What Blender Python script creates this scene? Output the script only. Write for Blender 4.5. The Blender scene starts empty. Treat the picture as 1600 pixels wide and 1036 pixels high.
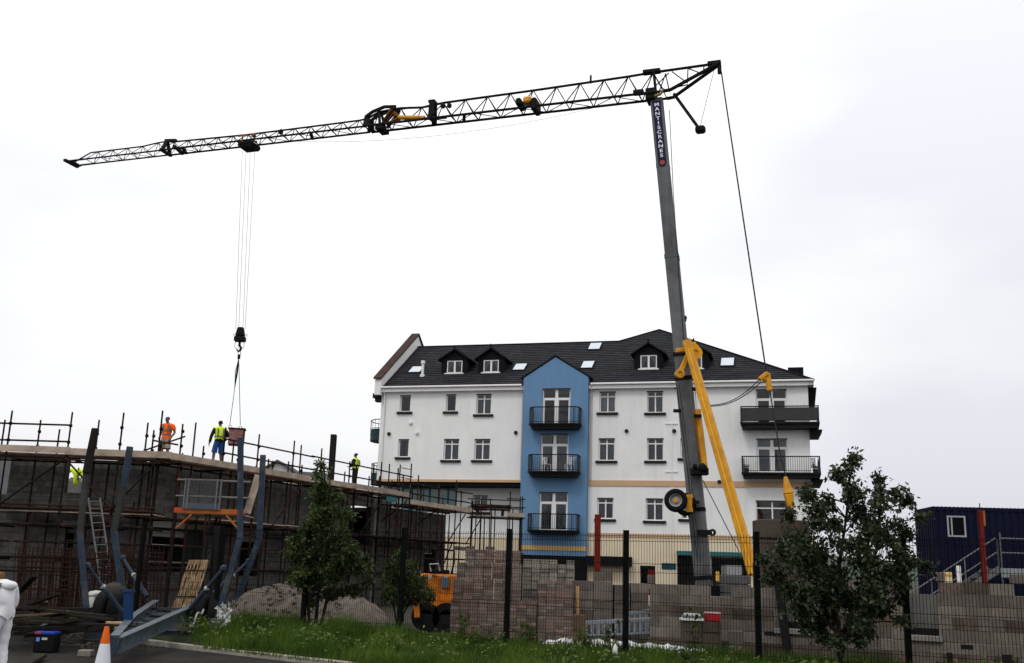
import bpy, bmesh, math, random
from mathutils import Vector as V, Matrix as MX
import numpy as np
random.seed(7); rng = np.random.default_rng(7)
S = bpy.context.scene
COL = S.collection

# ------------------------------------------------------------------ camera
FPX = 1600.0; PITCH = math.atan(374/1600); ROLL = math.radians(1.8); EYE = 1.75
_r0 = V((1,0,0)); FW = V((0,math.cos(PITCH),math.sin(PITCH))); _u0 = V((0,-math.sin(PITCH),math.cos(PITCH)))
RT = _r0*math.cos(ROLL)+_u0*math.sin(ROLL); UP = _u0*math.cos(ROLL)-_r0*math.sin(ROLL); CC = V((0,0,EYE))
cam = bpy.data.cameras.new('camera'); cam.sensor_width = 36; cam.lens = 36.0; cam.clip_end = 6000; cam.clip_start = 0.1
co = bpy.data.objects.new('camera', cam); COL.objects.link(co)
m = MX((RT, UP, -FW)).transposed().to_4x4(); m.translation = CC; co.matrix_world = m
S.camera = co
# ------------------------------------------------------------------ light: overcast
SUN_EL, SUN_AZ = math.radians(52), math.radians(215)      # azimuth clockwise from +Y: behind the camera, to the left
w = bpy.data.worlds.new('World'); S.world = w; w.use_nodes = True
nt = w.node_tree; N = nt.nodes; L = nt.links; N.clear()
out = N.new('ShaderNodeOutputWorld'); bg = N.new('ShaderNodeBackground'); bg.inputs['Strength'].default_value = 0.1
sky = N.new('ShaderNodeTexSky'); sky.sky_type = 'NISHITA'; sky.sun_disc = False
sky.sun_elevation = SUN_EL; sky.sun_rotation = SUN_AZ; sky.dust_density = 3.0
tc = N.new('ShaderNodeTexCoord'); sep = N.new('ShaderNodeSeparateXYZ'); L.new(tc.outputs['Generated'], sep.inputs[0])
ramp = N.new('ShaderNodeValToRGB'); L.new(sep.outputs['Z'], ramp.inputs[0])     # cloud deck: brighter towards the zenith
e = ramp.color_ramp.elements; e[0].position = 0.0; e[0].color = (.84,.835,.865,1); e[1].position = .9; e[1].color = (1.5,1.5,1.5,1)
x = ramp.color_ramp.elements.new(.12); x.color = (.975,.975,.985,1)
x = ramp.color_ramp.elements.new(.33); x.color = (1.10,1.10,1.10,1)
mp = N.new('ShaderNodeMapping'); mp.inputs['Scale'].default_value = (1.2,1.2,3.4); mp.inputs['Location'].default_value = (3.0,.6,1.15)
L.new(tc.outputs['Generated'], mp.inputs[0])
nz = N.new('ShaderNodeTexNoise'); nz.inputs['Scale'].default_value = 1.25; nz.inputs['Detail'].default_value = 5; nz.inputs['Roughness'].default_value = .45
L.new(mp.outputs[0], nz.inputs['Vector'])
cr = N.new('ShaderNodeValToRGB'); L.new(nz.outputs['Fac'], cr.inputs[0])
cr.color_ramp.elements[0].position = .40; cr.color_ramp.elements[0].color = (.82,.835,.885,1)
cr.color_ramp.elements[1].position = .56; cr.color_ramp.elements[1].color = (1.03,1.03,1.03,1)
mu = N.new('ShaderNodeMix'); mu.data_type = 'RGBA'; mu.blend_type = 'MULTIPLY'; mu.inputs[0].default_value = 1
L.new(ramp.outputs[0], mu.inputs[6]); L.new(cr.outputs[0], mu.inputs[7])
sc_ = N.new('ShaderNodeVectorMath'); sc_.operation = 'SCALE'; sc_.inputs['Scale'].default_value = 10.0
L.new(mu.outputs[2], sc_.inputs[0])
mixs = N.new('ShaderNodeMix'); mixs.data_type = 'RGBA'; mixs.inputs[0].default_value = .95     # 95 % cloud cover over the clear sky
L.new(sky.outputs[0], mixs.inputs[6]); L.new(sc_.outputs[0], mixs.inputs[7])
L.new(mixs.outputs[2], bg.inputs[0]); L.new(bg.outputs[0], out.inputs[0])
sl = bpy.data.lights.new('sun', 'SUN'); sl.energy = 0.9; sl.angle = math.radians(14); sl.color = (1,.97,.92)
so = bpy.data.objects.new('sun', sl); COL.objects.link(so)
sd = V((math.sin(SUN_AZ)*math.cos(SUN_EL), math.cos(SUN_AZ)*math.cos(SUN_EL), math.sin(SUN_EL)))
so.rotation_euler = sd.to_track_quat('Z','Y').to_euler(); so.location = (-20,-30,40)
vs = S.view_settings; vs.view_transform = 'Standard'; vs.look = 'None'; vs.gamma = 1; vs.use_curve_mapping = False; vs.exposure = 0.0
S.cycles.max_bounces = 6; S.cycles.transparent_max_bounces = 16

# ------------------------------------------------------------------ helpers
def ray(px, py): return FW*FPX + RT*(px-800) + UP*(518-py)
def P(px, py, Y):
    d = ray(px, py); return CC + d*(Y/d.y)
def PZ(px, py, z):
    d = ray(px, py); return CC + d*((z-EYE)/d.z)
UPZ = V((0,0,1))
class Fr:                      # a local frame: u along a wall, v out of it, w up
    def __init__(s, a, b):
        s.o = V((a[0],a[1],0)); s.u = V((b[0]-a[0], b[1]-a[1], 0)); s.len = s.u.length; s.u.normalize()
        s.n = V((s.u.y, -s.u.x, 0))
    def pt(s, u, v, w): return s.o + s.u*u + s.n*v + UPZ*w
    def pix(s, px, py, v=0):
        d = ray(px, py); o = s.o + s.n*v
        t = (o-CC).dot(s.n)/d.dot(s.n); q = CC+d*t-o
        return q.dot(s.u), q.z
def cells(u0, u1, w0, w1, ops):
    zs = sorted({w0, w1} | {min(max(z,w0),w1) for o in ops for z in (o[2], o[3])}); R = []
    for a, b in zip(zs, zs[1:]):
        if b-a < 1e-4: continue
        cuts = sorted([(max(o[0],u0), min(o[1],u1)) for o in ops if o[2] < b-1e-4 and o[3] > a+1e-4 and o[1] > u0 and o[0] < u1]); c = u0
        for x0, x1 in cuts:
            if x0 > c+1e-4: R.append((c, x0, a, b))
            c = max(c, x1)
        if c < u1-1e-4: R.append((c, u1, a, b))
    return R
class MB:
    def __init__(s): s.v = []; s.f = []; s.mi = []; s.cur = 0
    def add(s, vs, fs):
        b = len(s.v); s.v += [tuple(p) for p in vs]
        for f in fs: s.f.append(tuple(b+i for i in f)); s.mi.append(s.cur)
        return s
    def hexa(s, p):            # 8 corners, 0-3 bottom, 4-7 top
        return s.add(p, [(3,2,1,0),(4,5,6,7),(0,1,5,4),(1,2,6,5),(2,3,7,6),(3,0,4,7)])
    def box(s, a, b):
        return s.hexa([(a[0],a[1],a[2]),(b[0],a[1],a[2]),(b[0],b[1],a[2]),(a[0],b[1],a[2]),(a[0],a[1],b[2]),(b[0],a[1],b[2]),(b[0],b[1],b[2]),(a[0],b[1],b[2])])
    def fbox(s, F, u0, u1, v0, v1, w0, w1):    # v0 outer (larger), v1 inner
        return s.hexa([F.pt(u0,v0,w0),F.pt(u1,v0,w0),F.pt(u1,v1,w0),F.pt(u0,v1,w0),F.pt(u0,v0,w1),F.pt(u1,v0,w1),F.pt(u1,v1,w1),F.pt(u0,v1,w1)])
    def bar(s, a, b, wd, ht, up=None, w2=None, h2=None):
        a = V(a); b = V(b); d = (b-a).normalized(); up = V(up) if up else (V((0,0,1)) if abs(d.z) < .9 else V((0,-1,0)))
        x = d.cross(up).normalized(); y = x.cross(d); w2 = w2 or wd; h2 = h2 or ht; R = []
        for c, ww, hh in ((a,wd,ht),(b,w2,h2)):
            for i, j in ((-1,-1),(1,-1),(1,1),(-1,1)): R.append(c+x*(i*ww/2)+y*(j*hh/2))
        return s.hexa(R)
    def tube(s, a, b, r, n=8, r2=None, caps=True):
        return s.path([a,b], r if r2 is None else [r,r2], n, caps)
    def path(s, pts, r, n=6, caps=True, closed=False):
        pts = [V(p) for p in pts]; K = len(pts); rs = r if isinstance(r,(list,tuple)) else [r]*K
        d = (pts[1]-pts[0]).normalized(); x = d.orthogonal().normalized(); b = len(s.v)
        for i, p in enumerate(pts):
            t = ((pts[min(i+1,K-1)]-pts[max(i-1,0)]))
            if closed: t = pts[(i+1)%K]-pts[i-1]
            t = t.normalized(); x = (x - t*x.dot(t)).normalized(); y = t.cross(x)
            for k in range(n):
                q = 2*math.pi*k/n; s.v.append(tuple(p+(x*math.cos(q)+y*math.sin(q))*rs[i]))
        for i in range(K if closed else K-1):
            i2 = (i+1)%K
            for k in range(n):
                k2 = (k+1)%n; s.f.append((b+i*n+k, b+i*n+k2, b+i2*n+k2, b+i2*n+k)); s.mi.append(s.cur)
        if caps and not closed:
            s.f.append(tuple(b+k for k in range(n))[::-1]); s.mi.append(s.cur)
            s.f.append(tuple(b+(K-1)*n+k for k in range(n))); s.mi.append(s.cur)
        return s
    def lathe(s, c, ax, prof, n=20):     # prof: (r, t) along ax
        c = V(c); ax = V(ax).normalized(); x = ax.orthogonal().normalized(); y = ax.cross(x); b = len(s.v)
        for r, t in prof:
            for k in range(n):
                q = 2*math.pi*k/n; s.v.append(tuple(c+ax*t+(x*math.cos(q)+y*math.sin(q))*r))
        for i in range(len(prof)-1):
            for k in range(n):
                k2 = (k+1)%n; s.f.append((b+i*n+k,b+i*n+k2,b+(i+1)*n+k2,b+(i+1)*n+k)); s.mi.append(s.cur)
        return s
    def prism(s, pts, d):                # planar polygon extruded by vector d
        pts = [V(p) for p in pts]; d = V(d); n = len(pts)
        return s.add(pts+[p+d for p in pts], [tuple(range(n))[::-1], tuple(range(n,2*n))]+[(i,(i+1)%n,n+(i+1)%n,n+i) for i in range(n)])
    def blob(s, c, r, sub=2, jit=.12):
        bm = bmesh.new(); bmesh.ops.create_icosphere(bm, subdivisions=sub, radius=1)
        c = V(c); vs = [c+V((p.co.x*r[0],p.co.y*r[1],p.co.z*r[2]))*(1+random.uniform(-jit,jit)) for p in bm.verts]
        bm.verts.ensure_lookup_table(); fs = [tuple(v.index for v in f.verts) for f in bm.faces]; bm.free()
        return s.add(vs, fs)
    def mesh(s, name, mats, smooth=False, bevel=0):
        me = bpy.data.meshes.new(name); me.from_pydata(s.v, [], s.f)
        for mm in (mats if isinstance(mats,(list,tuple)) else [mats]): me.materials.append(mm)
        if len(set(s.mi)) > 1: me.polygons.foreach_set('material_index', s.mi)
        bm = bmesh.new(); bm.from_mesh(me)
        bmesh.ops.recalc_face_normals(bm, faces=bm.faces)
        if bevel: bmesh.ops.bevel(bm, geom=[e for e in bm.edges if len(e.link_faces)==2 and e.calc_face_angle(0) > .6], offset=bevel, segments=1, affect='EDGES', profile=.5)
        bm.to_mesh(me); bm.free()
        if smooth:
            me.polygons.foreach_set('use_smooth', [True]*len(me.polygons))
            try: me.set_sharp_from_angle(angle=math.radians(40))
            except Exception: pass
        me.update(); return me
    def build(s, name, mats, parent=None, smooth=False, bevel=0, kind=None, label=None):
        return link(name, s.mesh(name, mats, smooth, bevel), parent, kind, label)
def wloc(p):                   # all things stand unrotated at their Empty, their meshes carry world positions
    while p.parent: p = p.parent
    return p.location if p.type == 'EMPTY' else V((0,0,0))
def link(name, me, parent=None, kind=None, label=None, mw=None):
    o = bpy.data.objects.new(name, me); COL.objects.link(o)
    if parent:
        o.parent = parent
        if parent.type == 'EMPTY': o.matrix_parent_inverse = MX.Translation(-parent.location)
    if mw is not None: o.matrix_basis = mw
    if kind: o['kind'] = kind
    if label: o['label'] = label
    return o
def tag(o, label, cat, group=None, kind=None):
    o['label'] = label; o['category'] = cat
    if group: o['group'] = group
    if kind: o['kind'] = kind
    return o
def thing(name, loc, label, cat, group=None):
    o = bpy.data.objects.new(name, None); COL.objects.link(o); o.location = loc; o.empty_display_size = .2
    return tag(o, label, cat, group)
def struct(name, mb, mat, **k):
    o = mb.build(name, mat, **k); o['kind'] = 'structure'; return o

# ------------------------------------------------------------------ materials
MATS = {}
def M(name, col=(.5,.5,.5), rough=.8, metal=0, spec=.10, var=.18, vs=2.0, bump=0, bs=30, rnd=0, streak=0, col2=None, mix2=(.5,.62), s2=1.2, trans=0, coat=0):
    if name in MATS: return MATS[name]
    m = bpy.data.materials.new(name); m.use_nodes = True; MATS[name] = m
    nt = m.node_tree; N = nt.nodes; L = nt.links; b = N['Principled BSDF']
    b.inputs['Roughness'].default_value = rough; b.inputs['Metallic'].default_value = metal
    b.inputs['Specular IOR Level'].default_value = spec; b.inputs['Coat Weight'].default_value = coat
    g = N.new('ShaderNodeNewGeometry')
    def noise(sc, det=5, ro=.6, st=None):
        n = N.new('ShaderNodeTexNoise'); n.inputs['Scale'].default_value = sc; n.inputs['Detail'].default_value = det; n.inputs['Roughness'].default_value = ro
        if st:
            mp = N.new('ShaderNodeMapping'); mp.inputs['Scale'].default_value = st; L.new(g.outputs['Position'], mp.inputs[0]); L.new(mp.outputs[0], n.inputs['Vector'])
        else: L.new(g.outputs['Position'], n.inputs['Vector'])
        return n.outputs['Fac']
    def rng_(src, a, bb, lo, hi):
        r = N.new('ShaderNodeMapRange'); r.inputs[1].default_value = a; r.inputs[2].default_value = bb; r.inputs[3].default_value = lo; r.inputs[4].default_value = hi
        L.new(src, r.inputs[0]); return r.outputs[0]
    rgb = N.new('ShaderNodeRGB'); rgb.outputs[0].default_value = (*col,1); c = rgb.outputs[0]
    if col2:
        mx = N.new('ShaderNodeMix'); mx.data_type = 'RGBA'; L.new(rng_(noise(s2,8,.7), mix2[0], mix2[1], 0, 1), mx.inputs[0])
        L.new(c, mx.inputs[6]); mx.inputs[7].default_value = (*col2,1); c = mx.outputs[2]
    fac = rng_(noise(vs), .25, .75, 1-var, 1+var)
    def mul(a, bb):
        q = N.new('ShaderNodeMath'); q.operation = 'MULTIPLY'; L.new(a, q.inputs[0]); L.new(bb, q.inputs[1]); return q.outputs[0]
    if streak:
        fac = mul(fac, rng_(noise(1, 4, .6, (3.5,3.5,.35)), .35, .7, 1+streak*.1, 1-streak*.45)); fac = mul(fac, rng_(noise(1, 7, .7, (1.1,1.1,.22)), .50, .72, 1, 1-streak)); fac = mul(fac, rng_(noise(.33, 4, .5), .35, .65, 1-streak*.25, 1+streak*.12))
    if rnd:
        oi = N.new('ShaderNodeObjectInfo'); fac = mul(fac, rng_(oi.outputs['Random'], 0, 1, 1-rnd, 1+rnd))
    vm = N.new('ShaderNodeVectorMath'); vm.operation = 'SCALE'; L.new(c, vm.inputs[0]); L.new(fac, vm.inputs['Scale'])
    L.new(vm.outputs[0], b.inputs['Base Color'])
    if rough > .3: L.new(rng_(noise(vs*2.3), .3, .7, max(rough-.12,.05), min(rough+.1,1)), b.inputs['Roughness'])
    if bump:
        bp = N.new('ShaderNodeBump'); bp.inputs['Strength'].default_value = bump; bp.inputs['Distance'].default_value = .02
        L.new(noise(bs,6), bp.inputs['Height']); L.new(bp.outputs[0], b.inputs['Normal'])
    return m
def glass(name, tint, gl):
    m = bpy.data.materials.new(name); m.use_nodes = True; nt = m.node_tree; N = nt.nodes; L = nt.links; N.clear()
    o = N.new('ShaderNodeOutputMaterial'); t = N.new('ShaderNodeBsdfTransparent'); t.inputs[0].default_value = (*tint,1)
    g = N.new('ShaderNodeBsdfGlossy'); g.inputs['Roughness'].default_value = .03
    lw = N.new('ShaderNodeFresnel'); lw.inputs['IOR'].default_value = gl; x = N.new('ShaderNodeMixShader')
    L.new(lw.outputs[0], x.inputs[0]); L.new(t.outputs[0], x.inputs[1]); L.new(g.outputs[0], x.inputs[2]); L.new(x.outputs[0], o.inputs[0]); return m
wallwhite = M('white_render', (.74,.74,.73), .9, var=.05, vs=.7, bump=.15, bs=60, streak=.08)
wallblue = M('blue_render', (.122,.234,.385), .9, var=.06, vs=.8, bump=.15, bs=60, streak=.09)
cream = M('cream_render', (.68,.58,.42), .9, var=.06, vs=.7, bump=.15, bs=60, streak=.08)
peach = M('peach_band', (.50,.33,.20), .9, var=.06)
ochre = M('ochre_band', (.55,.36,.13), .9, var=.06)
upvc = M('white_upvc', (.72,.71,.70), .45, var=.04)
copp = M('pale_downpipe', (.55,.45,.40), .5, var=.1)
darkmet = M('dark_metal', (.007,.007,.008), .65, var=.2, spec=.15)
darksill = M('dark_sill', (.022,.02,.019), .7, var=.3)
slate = M('roof_slate', (.016,.0165,.020), .8, spec=.12, var=.3, vs=3, bump=.3, bs=12)
slatedk = M('slate_hanging', (.006,.006,.008), .85, spec=.1, var=.3, vs=4)
pane = glass('window_glass', (.75,.78,.8), 1.45)
skylt = M('skylight_glass', (.5,.55,.6), .08, spec=1.0, var=.02)
curtainM = M('grey_curtain', (.30,.31,.32), .9, var=.1, vs=4)
netM = M('white_net_curtain', (.55,.55,.55), .9, var=.05)
smoke = M('smoked_panel', (.055,.05,.05), .3, var=.1)
teal = M('teal_paint', (.03,.12,.13), .5, var=.15)
tealg = M('teal_glass', (.03,.13,.14), .12, spec=.8, var=.1)
blockM = M('concrete_block', (.098,.093,.086), .95, spec=.08, var=.4, vs=4, bump=.4, bs=40, rnd=.28, streak=.2)
mortarM = M('mortar', (.035,.033,.031), .95, spec=.08, var=.2, vs=5)
yblock = M('yard_block', (.135,.115,.099), .95, var=.25, vs=5, bump=.4, bs=40, rnd=.30, streak=.15)
brickM = M('red_brick', (.160,.108,.088), .9, var=.3, vs=6, bump=.3, bs=60, rnd=.35, col2=(.14,.12,.105), mix2=(.42,.6), s2=2.2)
stoneM = M('grey_stone', (.20,.18,.155), .95, var=.3, vs=4, bump=.5, bs=25, rnd=.3)
concM = M('grey_concrete', (.20,.19,.175), .9, var=.18, vs=2, bump=.2, bs=40, streak=.2)
brownconc = M('brown_precast', (.072,.056,.045), .9, var=.25, vs=2, bump=.2, bs=40, streak=.3)
tubeM = M('rusty_scaffold_tube', (.012,.009,.008), .85, spec=.06, var=.5, vs=3, col2=(.06,.027,.018), mix2=(.55,.65), s2=1.5)
tuberust = M('red_rust_tube', (.032,.0145,.010), .85, spec=.05, var=.4, vs=3)
galv = M('galvanised_steel', (.34,.35,.36), .45, metal=.6, var=.2, vs=5)
alum = M('aluminium', (.55,.57,.60), .35, metal=.7, var=.12, vs=5)
boardM = M('scaffold_board', (.34,.27,.215), .9, var=.4, vs=2.2, bump=.3, bs=30, rnd=.15, streak=.15)
timber = M('old_timber', (.11,.075,.048), .9, var=.35, vs=3, bump=.3, bs=30, rnd=.3)
timberdk = M('dark_timber', (.016,.013,.010), .9, var=.4, vs=3, bump=.3, bs=30, rnd=.4)
lathM = M('pale_lath', (.22,.15,.085), .9, var=.3, vs=5, rnd=.3)
orangeM = M('orange_board', (.30,.10,.02), .7, var=.25, vs=4)
rebarM = M('rusted_rebar', (.032,.016,.012), .9, var=.4, vs=5)
craneG = M('grey_mast_steel', (.125,.13,.137), .6, var=.22, vs=2.2, spec=.15, bump=.08, bs=10, streak=.5)
craneK = M('black_jib_steel', (.006,.006,.007), .75, var=.3, spec=.12)
craneY = M('crane_yellow', (.62,.28,.008), .5, var=.2, vs=3, spec=.25, col2=(.36,.15,.012), mix2=(.5,.72), s2=2.2, streak=.25)
ropeM = M('wire_rope', (.02,.02,.021), .6, var=.2)
chrome = M('chrome_rod', (.6,.62,.65), .2, metal=1, var=.05)
rubber = M('black_rubber', (.006,.006,.006), .85, var=.25, vs=6, bump=.2)
blueM = M('weathered_blue_paint', (.013,.025,.046), .7, var=.3, vs=4, spec=.3, col2=(.045,.052,.058), mix2=(.5,.62), s2=2.5)
bluedk = M('bright_blue_paint', (.010,.032,.10), .55, var=.2, vs=4)
beamM = M('pale_blue_steel', (.055,.075,.095), .5, var=.3, vs=3, spec=.5, col2=(.03,.038,.047), mix2=(.45,.6), s2=2)
navy = M('navy_container', (.0035,.005,.020), .7, var=.2, vs=1.5, spec=.1)
redM = M('red_oxide_steel', (.13,.014,.008), .7, var=.2, vs=3)
fenceM = M('dark_green_black_fence', (.003,.0035,.0035), .7, spec=.05, var=.2)
grassM = M('grass_blade', (.045,.092,.012), .8, var=.6, vs=.9, rnd=0, col2=(.105,.135,.022), mix2=(.46,.66), s2=1.3)
weedM = M('weed_leaf', (.04,.062,.014), .8, var=.4, vs=3)
leafA = M('dark_green_leaf', (.026,.039,.015), .55, var=.5, vs=3, spec=.35, col2=(.055,.07,.028), mix2=(.55,.7), s2=3)
leafB = M('fresh_green_leaf', (.040,.064,.015), .6, var=.55, vs=4, spec=.25, col2=(.07,.09,.02), mix2=(.5,.68), s2=3)
barkM = M('dark_bark', (.016,.013,.010), .95, spec=.05, var=.4, vs=8, bump=.5)
soilM = M('site_soil', (.045,.038,.031), 1, var=.4, vs=1.2, bump=.6, bs=8)
asphM = M('worn_asphalt', (.022,.0205,.019), .95, var=.4, vs=1.5, bump=.4, bs=50, col2=(.036,.031,.026), mix2=(.52,.7), s2=.8, spec=.08)
bankM = M('verge_soil', (.02,.026,.01), 1, var=.4, vs=2, bump=.5)
kerbM = M('kerb_concrete', (.31,.28,.24), .9, var=.25, vs=3, bump=.2, streak=.2)
gravelM = M('grey_gravel', (.12,.10,.083), 1, var=.35, vs=6, bump=.8, bs=14)
whiteM = M('white_sheet', (.62,.62,.61), .6, var=.06)
skin = M('skin', (.30,.17,.12), .6, var=.1); skin2 = M('skin_backlit', (.16,.09,.065), .6, var=.1); hairM = M('dark_hair', (.012,.010,.009), .8, var=.2)  # skin2 carries the shade of the silhouetted faces in its colour
hairB = M('auburn_hair', (.14,.07,.035), .8, var=.3, vs=20)
hivisO = M('hi_vis_orange', (.85,.12,.012), .7, var=.08); hivisY = M('hi_vis_yellow', (.62,.80,.03), .7, var=.08)
reflM = M('reflective_grey_tape', (.12,.12,.115), .5, var=.1)
blackC = M('black_cloth', (.012,.012,.014), .9, var=.2); shortsB = M('blue_shorts', (.012,.06,.22), .85, var=.15, vs=8); shortsK = M('khaki_shorts', (.26,.23,.17), .9, var=.15, vs=8)
bootM = M('brown_boot', (.06,.04,.03), .8, var=.2); coverM = M('white_coverall', (.66,.66,.69), .85, var=.06, vs=6, bump=.35, bs=9)

for m_ in (leafA, leafB, grassM, weedM):
    nt_ = m_.node_tree; b_ = nt_.nodes['Principled BSDF']; o_ = nt_.nodes['Material Output']; tl = nt_.nodes.new('ShaderNodeBsdfTranslucent'); mx0 = nt_.nodes.new('ShaderNodeMixShader'); mx0.inputs[0].default_value = .28
    nt_.links.new(b_.inputs['Base Color'].links[0].from_socket, tl.inputs[0]); nt_.links.new(b_.outputs[0], mx0.inputs[1]); nt_.links.new(tl.outputs[0], mx0.inputs[2]); nt_.links.new(mx0.outputs[0], o_.inputs[0])
# ------------------------------------------------------------------ ground
struct('ground', MB().add([(-2500,-60,0),(2500,-60,0),(2500,4000,0),(-2500,4000,0)], [(0,1,2,3)]), soilM)
K0 = PZ(150,992,.1); K1 = PZ(310,1008,.1); K2 = PZ(560,1036,.1); kd = (K2-K1); kd.z = 0; kd.normalize(); kn = V((-kd.y,kd.x,0))   # kn: away from the road
KF = Fr((K1-kd*1.9)[:2], (K1+kd*26)[:2])
road = MB(); a = K1-kd*30; b = K1+kd*40
road.add([a+kn*-.02, b+kn*-.02, b-kn*30, a-kn*30], [(0,1,2,3)])
for i in range(4): x_ = road.v[i]; road.v[i] = (x_[0],x_[1],.004)
struct('road', road, asphM)
def fence_pt(k, z=0): return V((-2.17+2.25*k, 22.4-1.12*k, z))
bank = MB(); nu, nv = 60, 14; gv = []     # verge rising from the kerb to the fence
def bank_z(t): return .10 + .22*min(max(t,0),1)**.8
def bank_pt(s, t):     # s along fence index, t 0 kerb .. 1 fence .. 1.25 beyond
    f = fence_pt(s); k = (f-K1).dot(kd); q = K1+kd*k; q.z = 0
    return q.lerp(f, t)
for i in range(nu+1):
    s = -2.15 + 9.5*i/nu
    for j in range(nv+1):
        t = 1.3*j/nv; q = bank_pt(s,t); z = bank_z(t)*(1-max(0,t-1.05)/.25) + random.uniform(-.015,.015)
        if i == 0 or j == 0: z = .01
        bank.v.append((q.x,q.y,z))
for i in range(nu):
    for j in range(nv):
        a = i*(nv+1)+j; bank.f.append((a,a+1,a+nv+2,a+nv+1)); bank.mi.append(0)
struct('verge', bank, bankM)
kb = thing('kerb', KF.pt(0,0,0), 'pale concrete kerb running along the edge of the dark road', 'kerb')
u = 0
while u < 22:
    ln = .91; MB().fbox(KF, u, u+ln-.012, .125, 0, -.05, .105+random.uniform(-.008,.008)).build('kerb_stone', kerbM, kb, bevel=.015); u += ln
hl = MB(); hp = []
for i in range(61):
    x_ = -900+i*30; hp.append((x_, 9+4*math.sin(i*.7)+3*math.sin(i*1.9)+random.uniform(-1,1)))
for i, (x_, h) in enumerate(hp): hl.v += [(x_,560,-1),(x_,600,h),(x_,700,h*1.3)]
for i in range(60):
    for j in range(2): hl.f.append((i*3+j,i*3+3+j,i*3+4+j,i*3+1+j)); hl.mi.append(0)
struct('hills', hl, M('far_green', (.055,.068,.055), 1, var=.3, vs=.05))

# ------------------------------------------------------------------ apartment block
ZE = P(920,600,62).z; aL = PZ(597,608,ZE); aR = PZ(1262,597,ZE); AF = Fr(aL[:2], aR[:2]); UW = AF.len
apt = thing('apartment_block', AF.pt(UW/2,0,0), 'long white apartment block with dark slate roof and a blue gabled bay', 'building')
DEP = 11.0
def rect(x0,y0,x1,y1,v=0):
    a = AF.pix(x0,y0,v); b = AF.pix(x1,y1,v); c = AF.pix(x0,y1,v); d = AF.pix(x1,y0,v)
    return ((a[0]+c[0])/2, (b[0]+d[0])/2, (b[1]+c[1])/2, (a[1]+d[1])/2)     # u0,u1,w0,w1
uB0 = AF.pix(818,700)[0]; uB1 = AF.pix(920,700)[0]
BV = .46                                                             # blue bay stands proud
zband = AF.pix(870,754)[1]; zb2 = AF.pix(1000,835)[1]; zb3 = AF.pix(1000,842)[1]
wins_s = [(624.7,617.4,641.6,643.5),(696.8,616,712.6,643),(622,686,638.5,714.5)]
wins_d = [(744,615.4,767.8,647.5),(693,685.7,717,719),(741,685.7,765.8,719)]
wins_r = [(936.5,611.6,962,644.6),(1010.8,610.8,1036.5,645),(935,684.6,960.8,720),(1010.8,684.6,1037,720),(933,777.7,958.6,811),(1009,778.6,1036.6,813.7)]
wins_n = [(1063,685,1083,716),(1064,778,1083,811)]
doors_r = [(1181,608,1230,664),(1182,685,1231,738)]
lowwin = (1181,782,1233,832)
doors_b = [(847,606.6,891,665),(844,677.7,888,740),(842,768.6,887,829)]
def opening(r, v=0): return rect(*r, v)
OPS = [opening(r) for r in wins_s+wins_d+wins_r+wins_n+doors_r+[lowwin]]
# upper left wing stands over a recessed storey: below zband left of the bay the wall is set back
gar = rect(1058,868,1090,930); gar2 = rect(1112,872,1168,930); rdoor = rect(1000,884,1024,930)
T = .35
mb = MB()
for c in cells(0, uB0, zband, ZE, OPS): mb.fbox(AF, c[0],c[1],0,-T,c[2],c[3])
mb.build('wall', wallwhite, apt, label='white upper wall left of the blue bay')
mb = MB()
for c in cells(uB1, UW, zb2, ZE, OPS): mb.fbox(AF, c[0],c[1],0,-T,c[2],c[3])
mb.build('wall', wallwhite, apt, label='white wall right of the blue bay')
mb = MB()
for c in cells(uB1, UW, 0, zb2, [gar,gar2,rdoor]): mb.fbox(AF, c[0],c[1],.02,-T,c[2],c[3])
mb.build('wall', cream, apt, label='cream ground floor wall')
mb = MB()
REC = -1.6; lwin7 = rect(738.6,774,762,800,REC); tealr = rect(628,759,714,800,REC)
for c in cells(-.0, uB0, zb2-.3, zband-.25, [lwin7,tealr]): mb.fbox(AF, c[0],c[1],REC,REC-T,c[2],c[3])
mb.build('wall', wallwhite, apt, label='recessed white wall under the upper storeys')
MB().fbox(AF,0,uB0,REC+.01,REC-T,0,zb2-.3).build('wall', cream, apt)
MB().fbox(AF,.002,uB0-.002,-.05,REC-T,zband-.25,zband-.002).build('soffit', slatedk, apt)
MB().fbox(AF,-.01,uB0,.05,-.02,zband-.02,zband+.14).build('string_course', peach, apt)
MB().fbox(AF,uB1,UW+.03,.05,-.02,zband-.18,zband+.16).build('string_course', peach, apt)
MB().fbox(AF,uB1,UW+.03,.06,.0,zb2-.18,zb2+.03).build('string_course', peach, apt)
# blue bay with gable
gl_ = AF.pix(820,590,BV); gr_ = AF.pix(921,590,BV); gp_ = AF.pix(868,558,BV)
zs_ = (gl_[1]+gr_[1])/2; OB = [opening(r, BV) for r in doors_b]; mb = MB()
zy = AF.pix(868,868,BV)[1]
for c in cells(uB0, uB1, zy, zs_, OB): mb.fbox(AF, c[0],c[1],BV,-.3,c[2],c[3])
mb.prism([AF.pt(uB0,BV,zs_),AF.pt(uB1,BV,zs_),AF.pt(gp_[0],BV,gp_[1])], -AF.n*.65)
mb.build('bay_wall', wallblue, apt, label='blue gabled bay')
MB().fbox(AF,uB0,uB1,BV-.03,-.3,0,zy).build('bay_base', slatedk, apt)
yb0 = AF.pix(868,860,BV)[1]; yb1 = AF.pix(868,853,BV)[1]
MB().fbox(AF,uB0-.01,uB1+.01,BV+.04,BV-.02,yb0,yb1).build('bay_band', ochre, apt)
mb = MB()           # bay roof: two slopes running back to the main roof
TAN = math.tan(math.radians(33))
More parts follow.
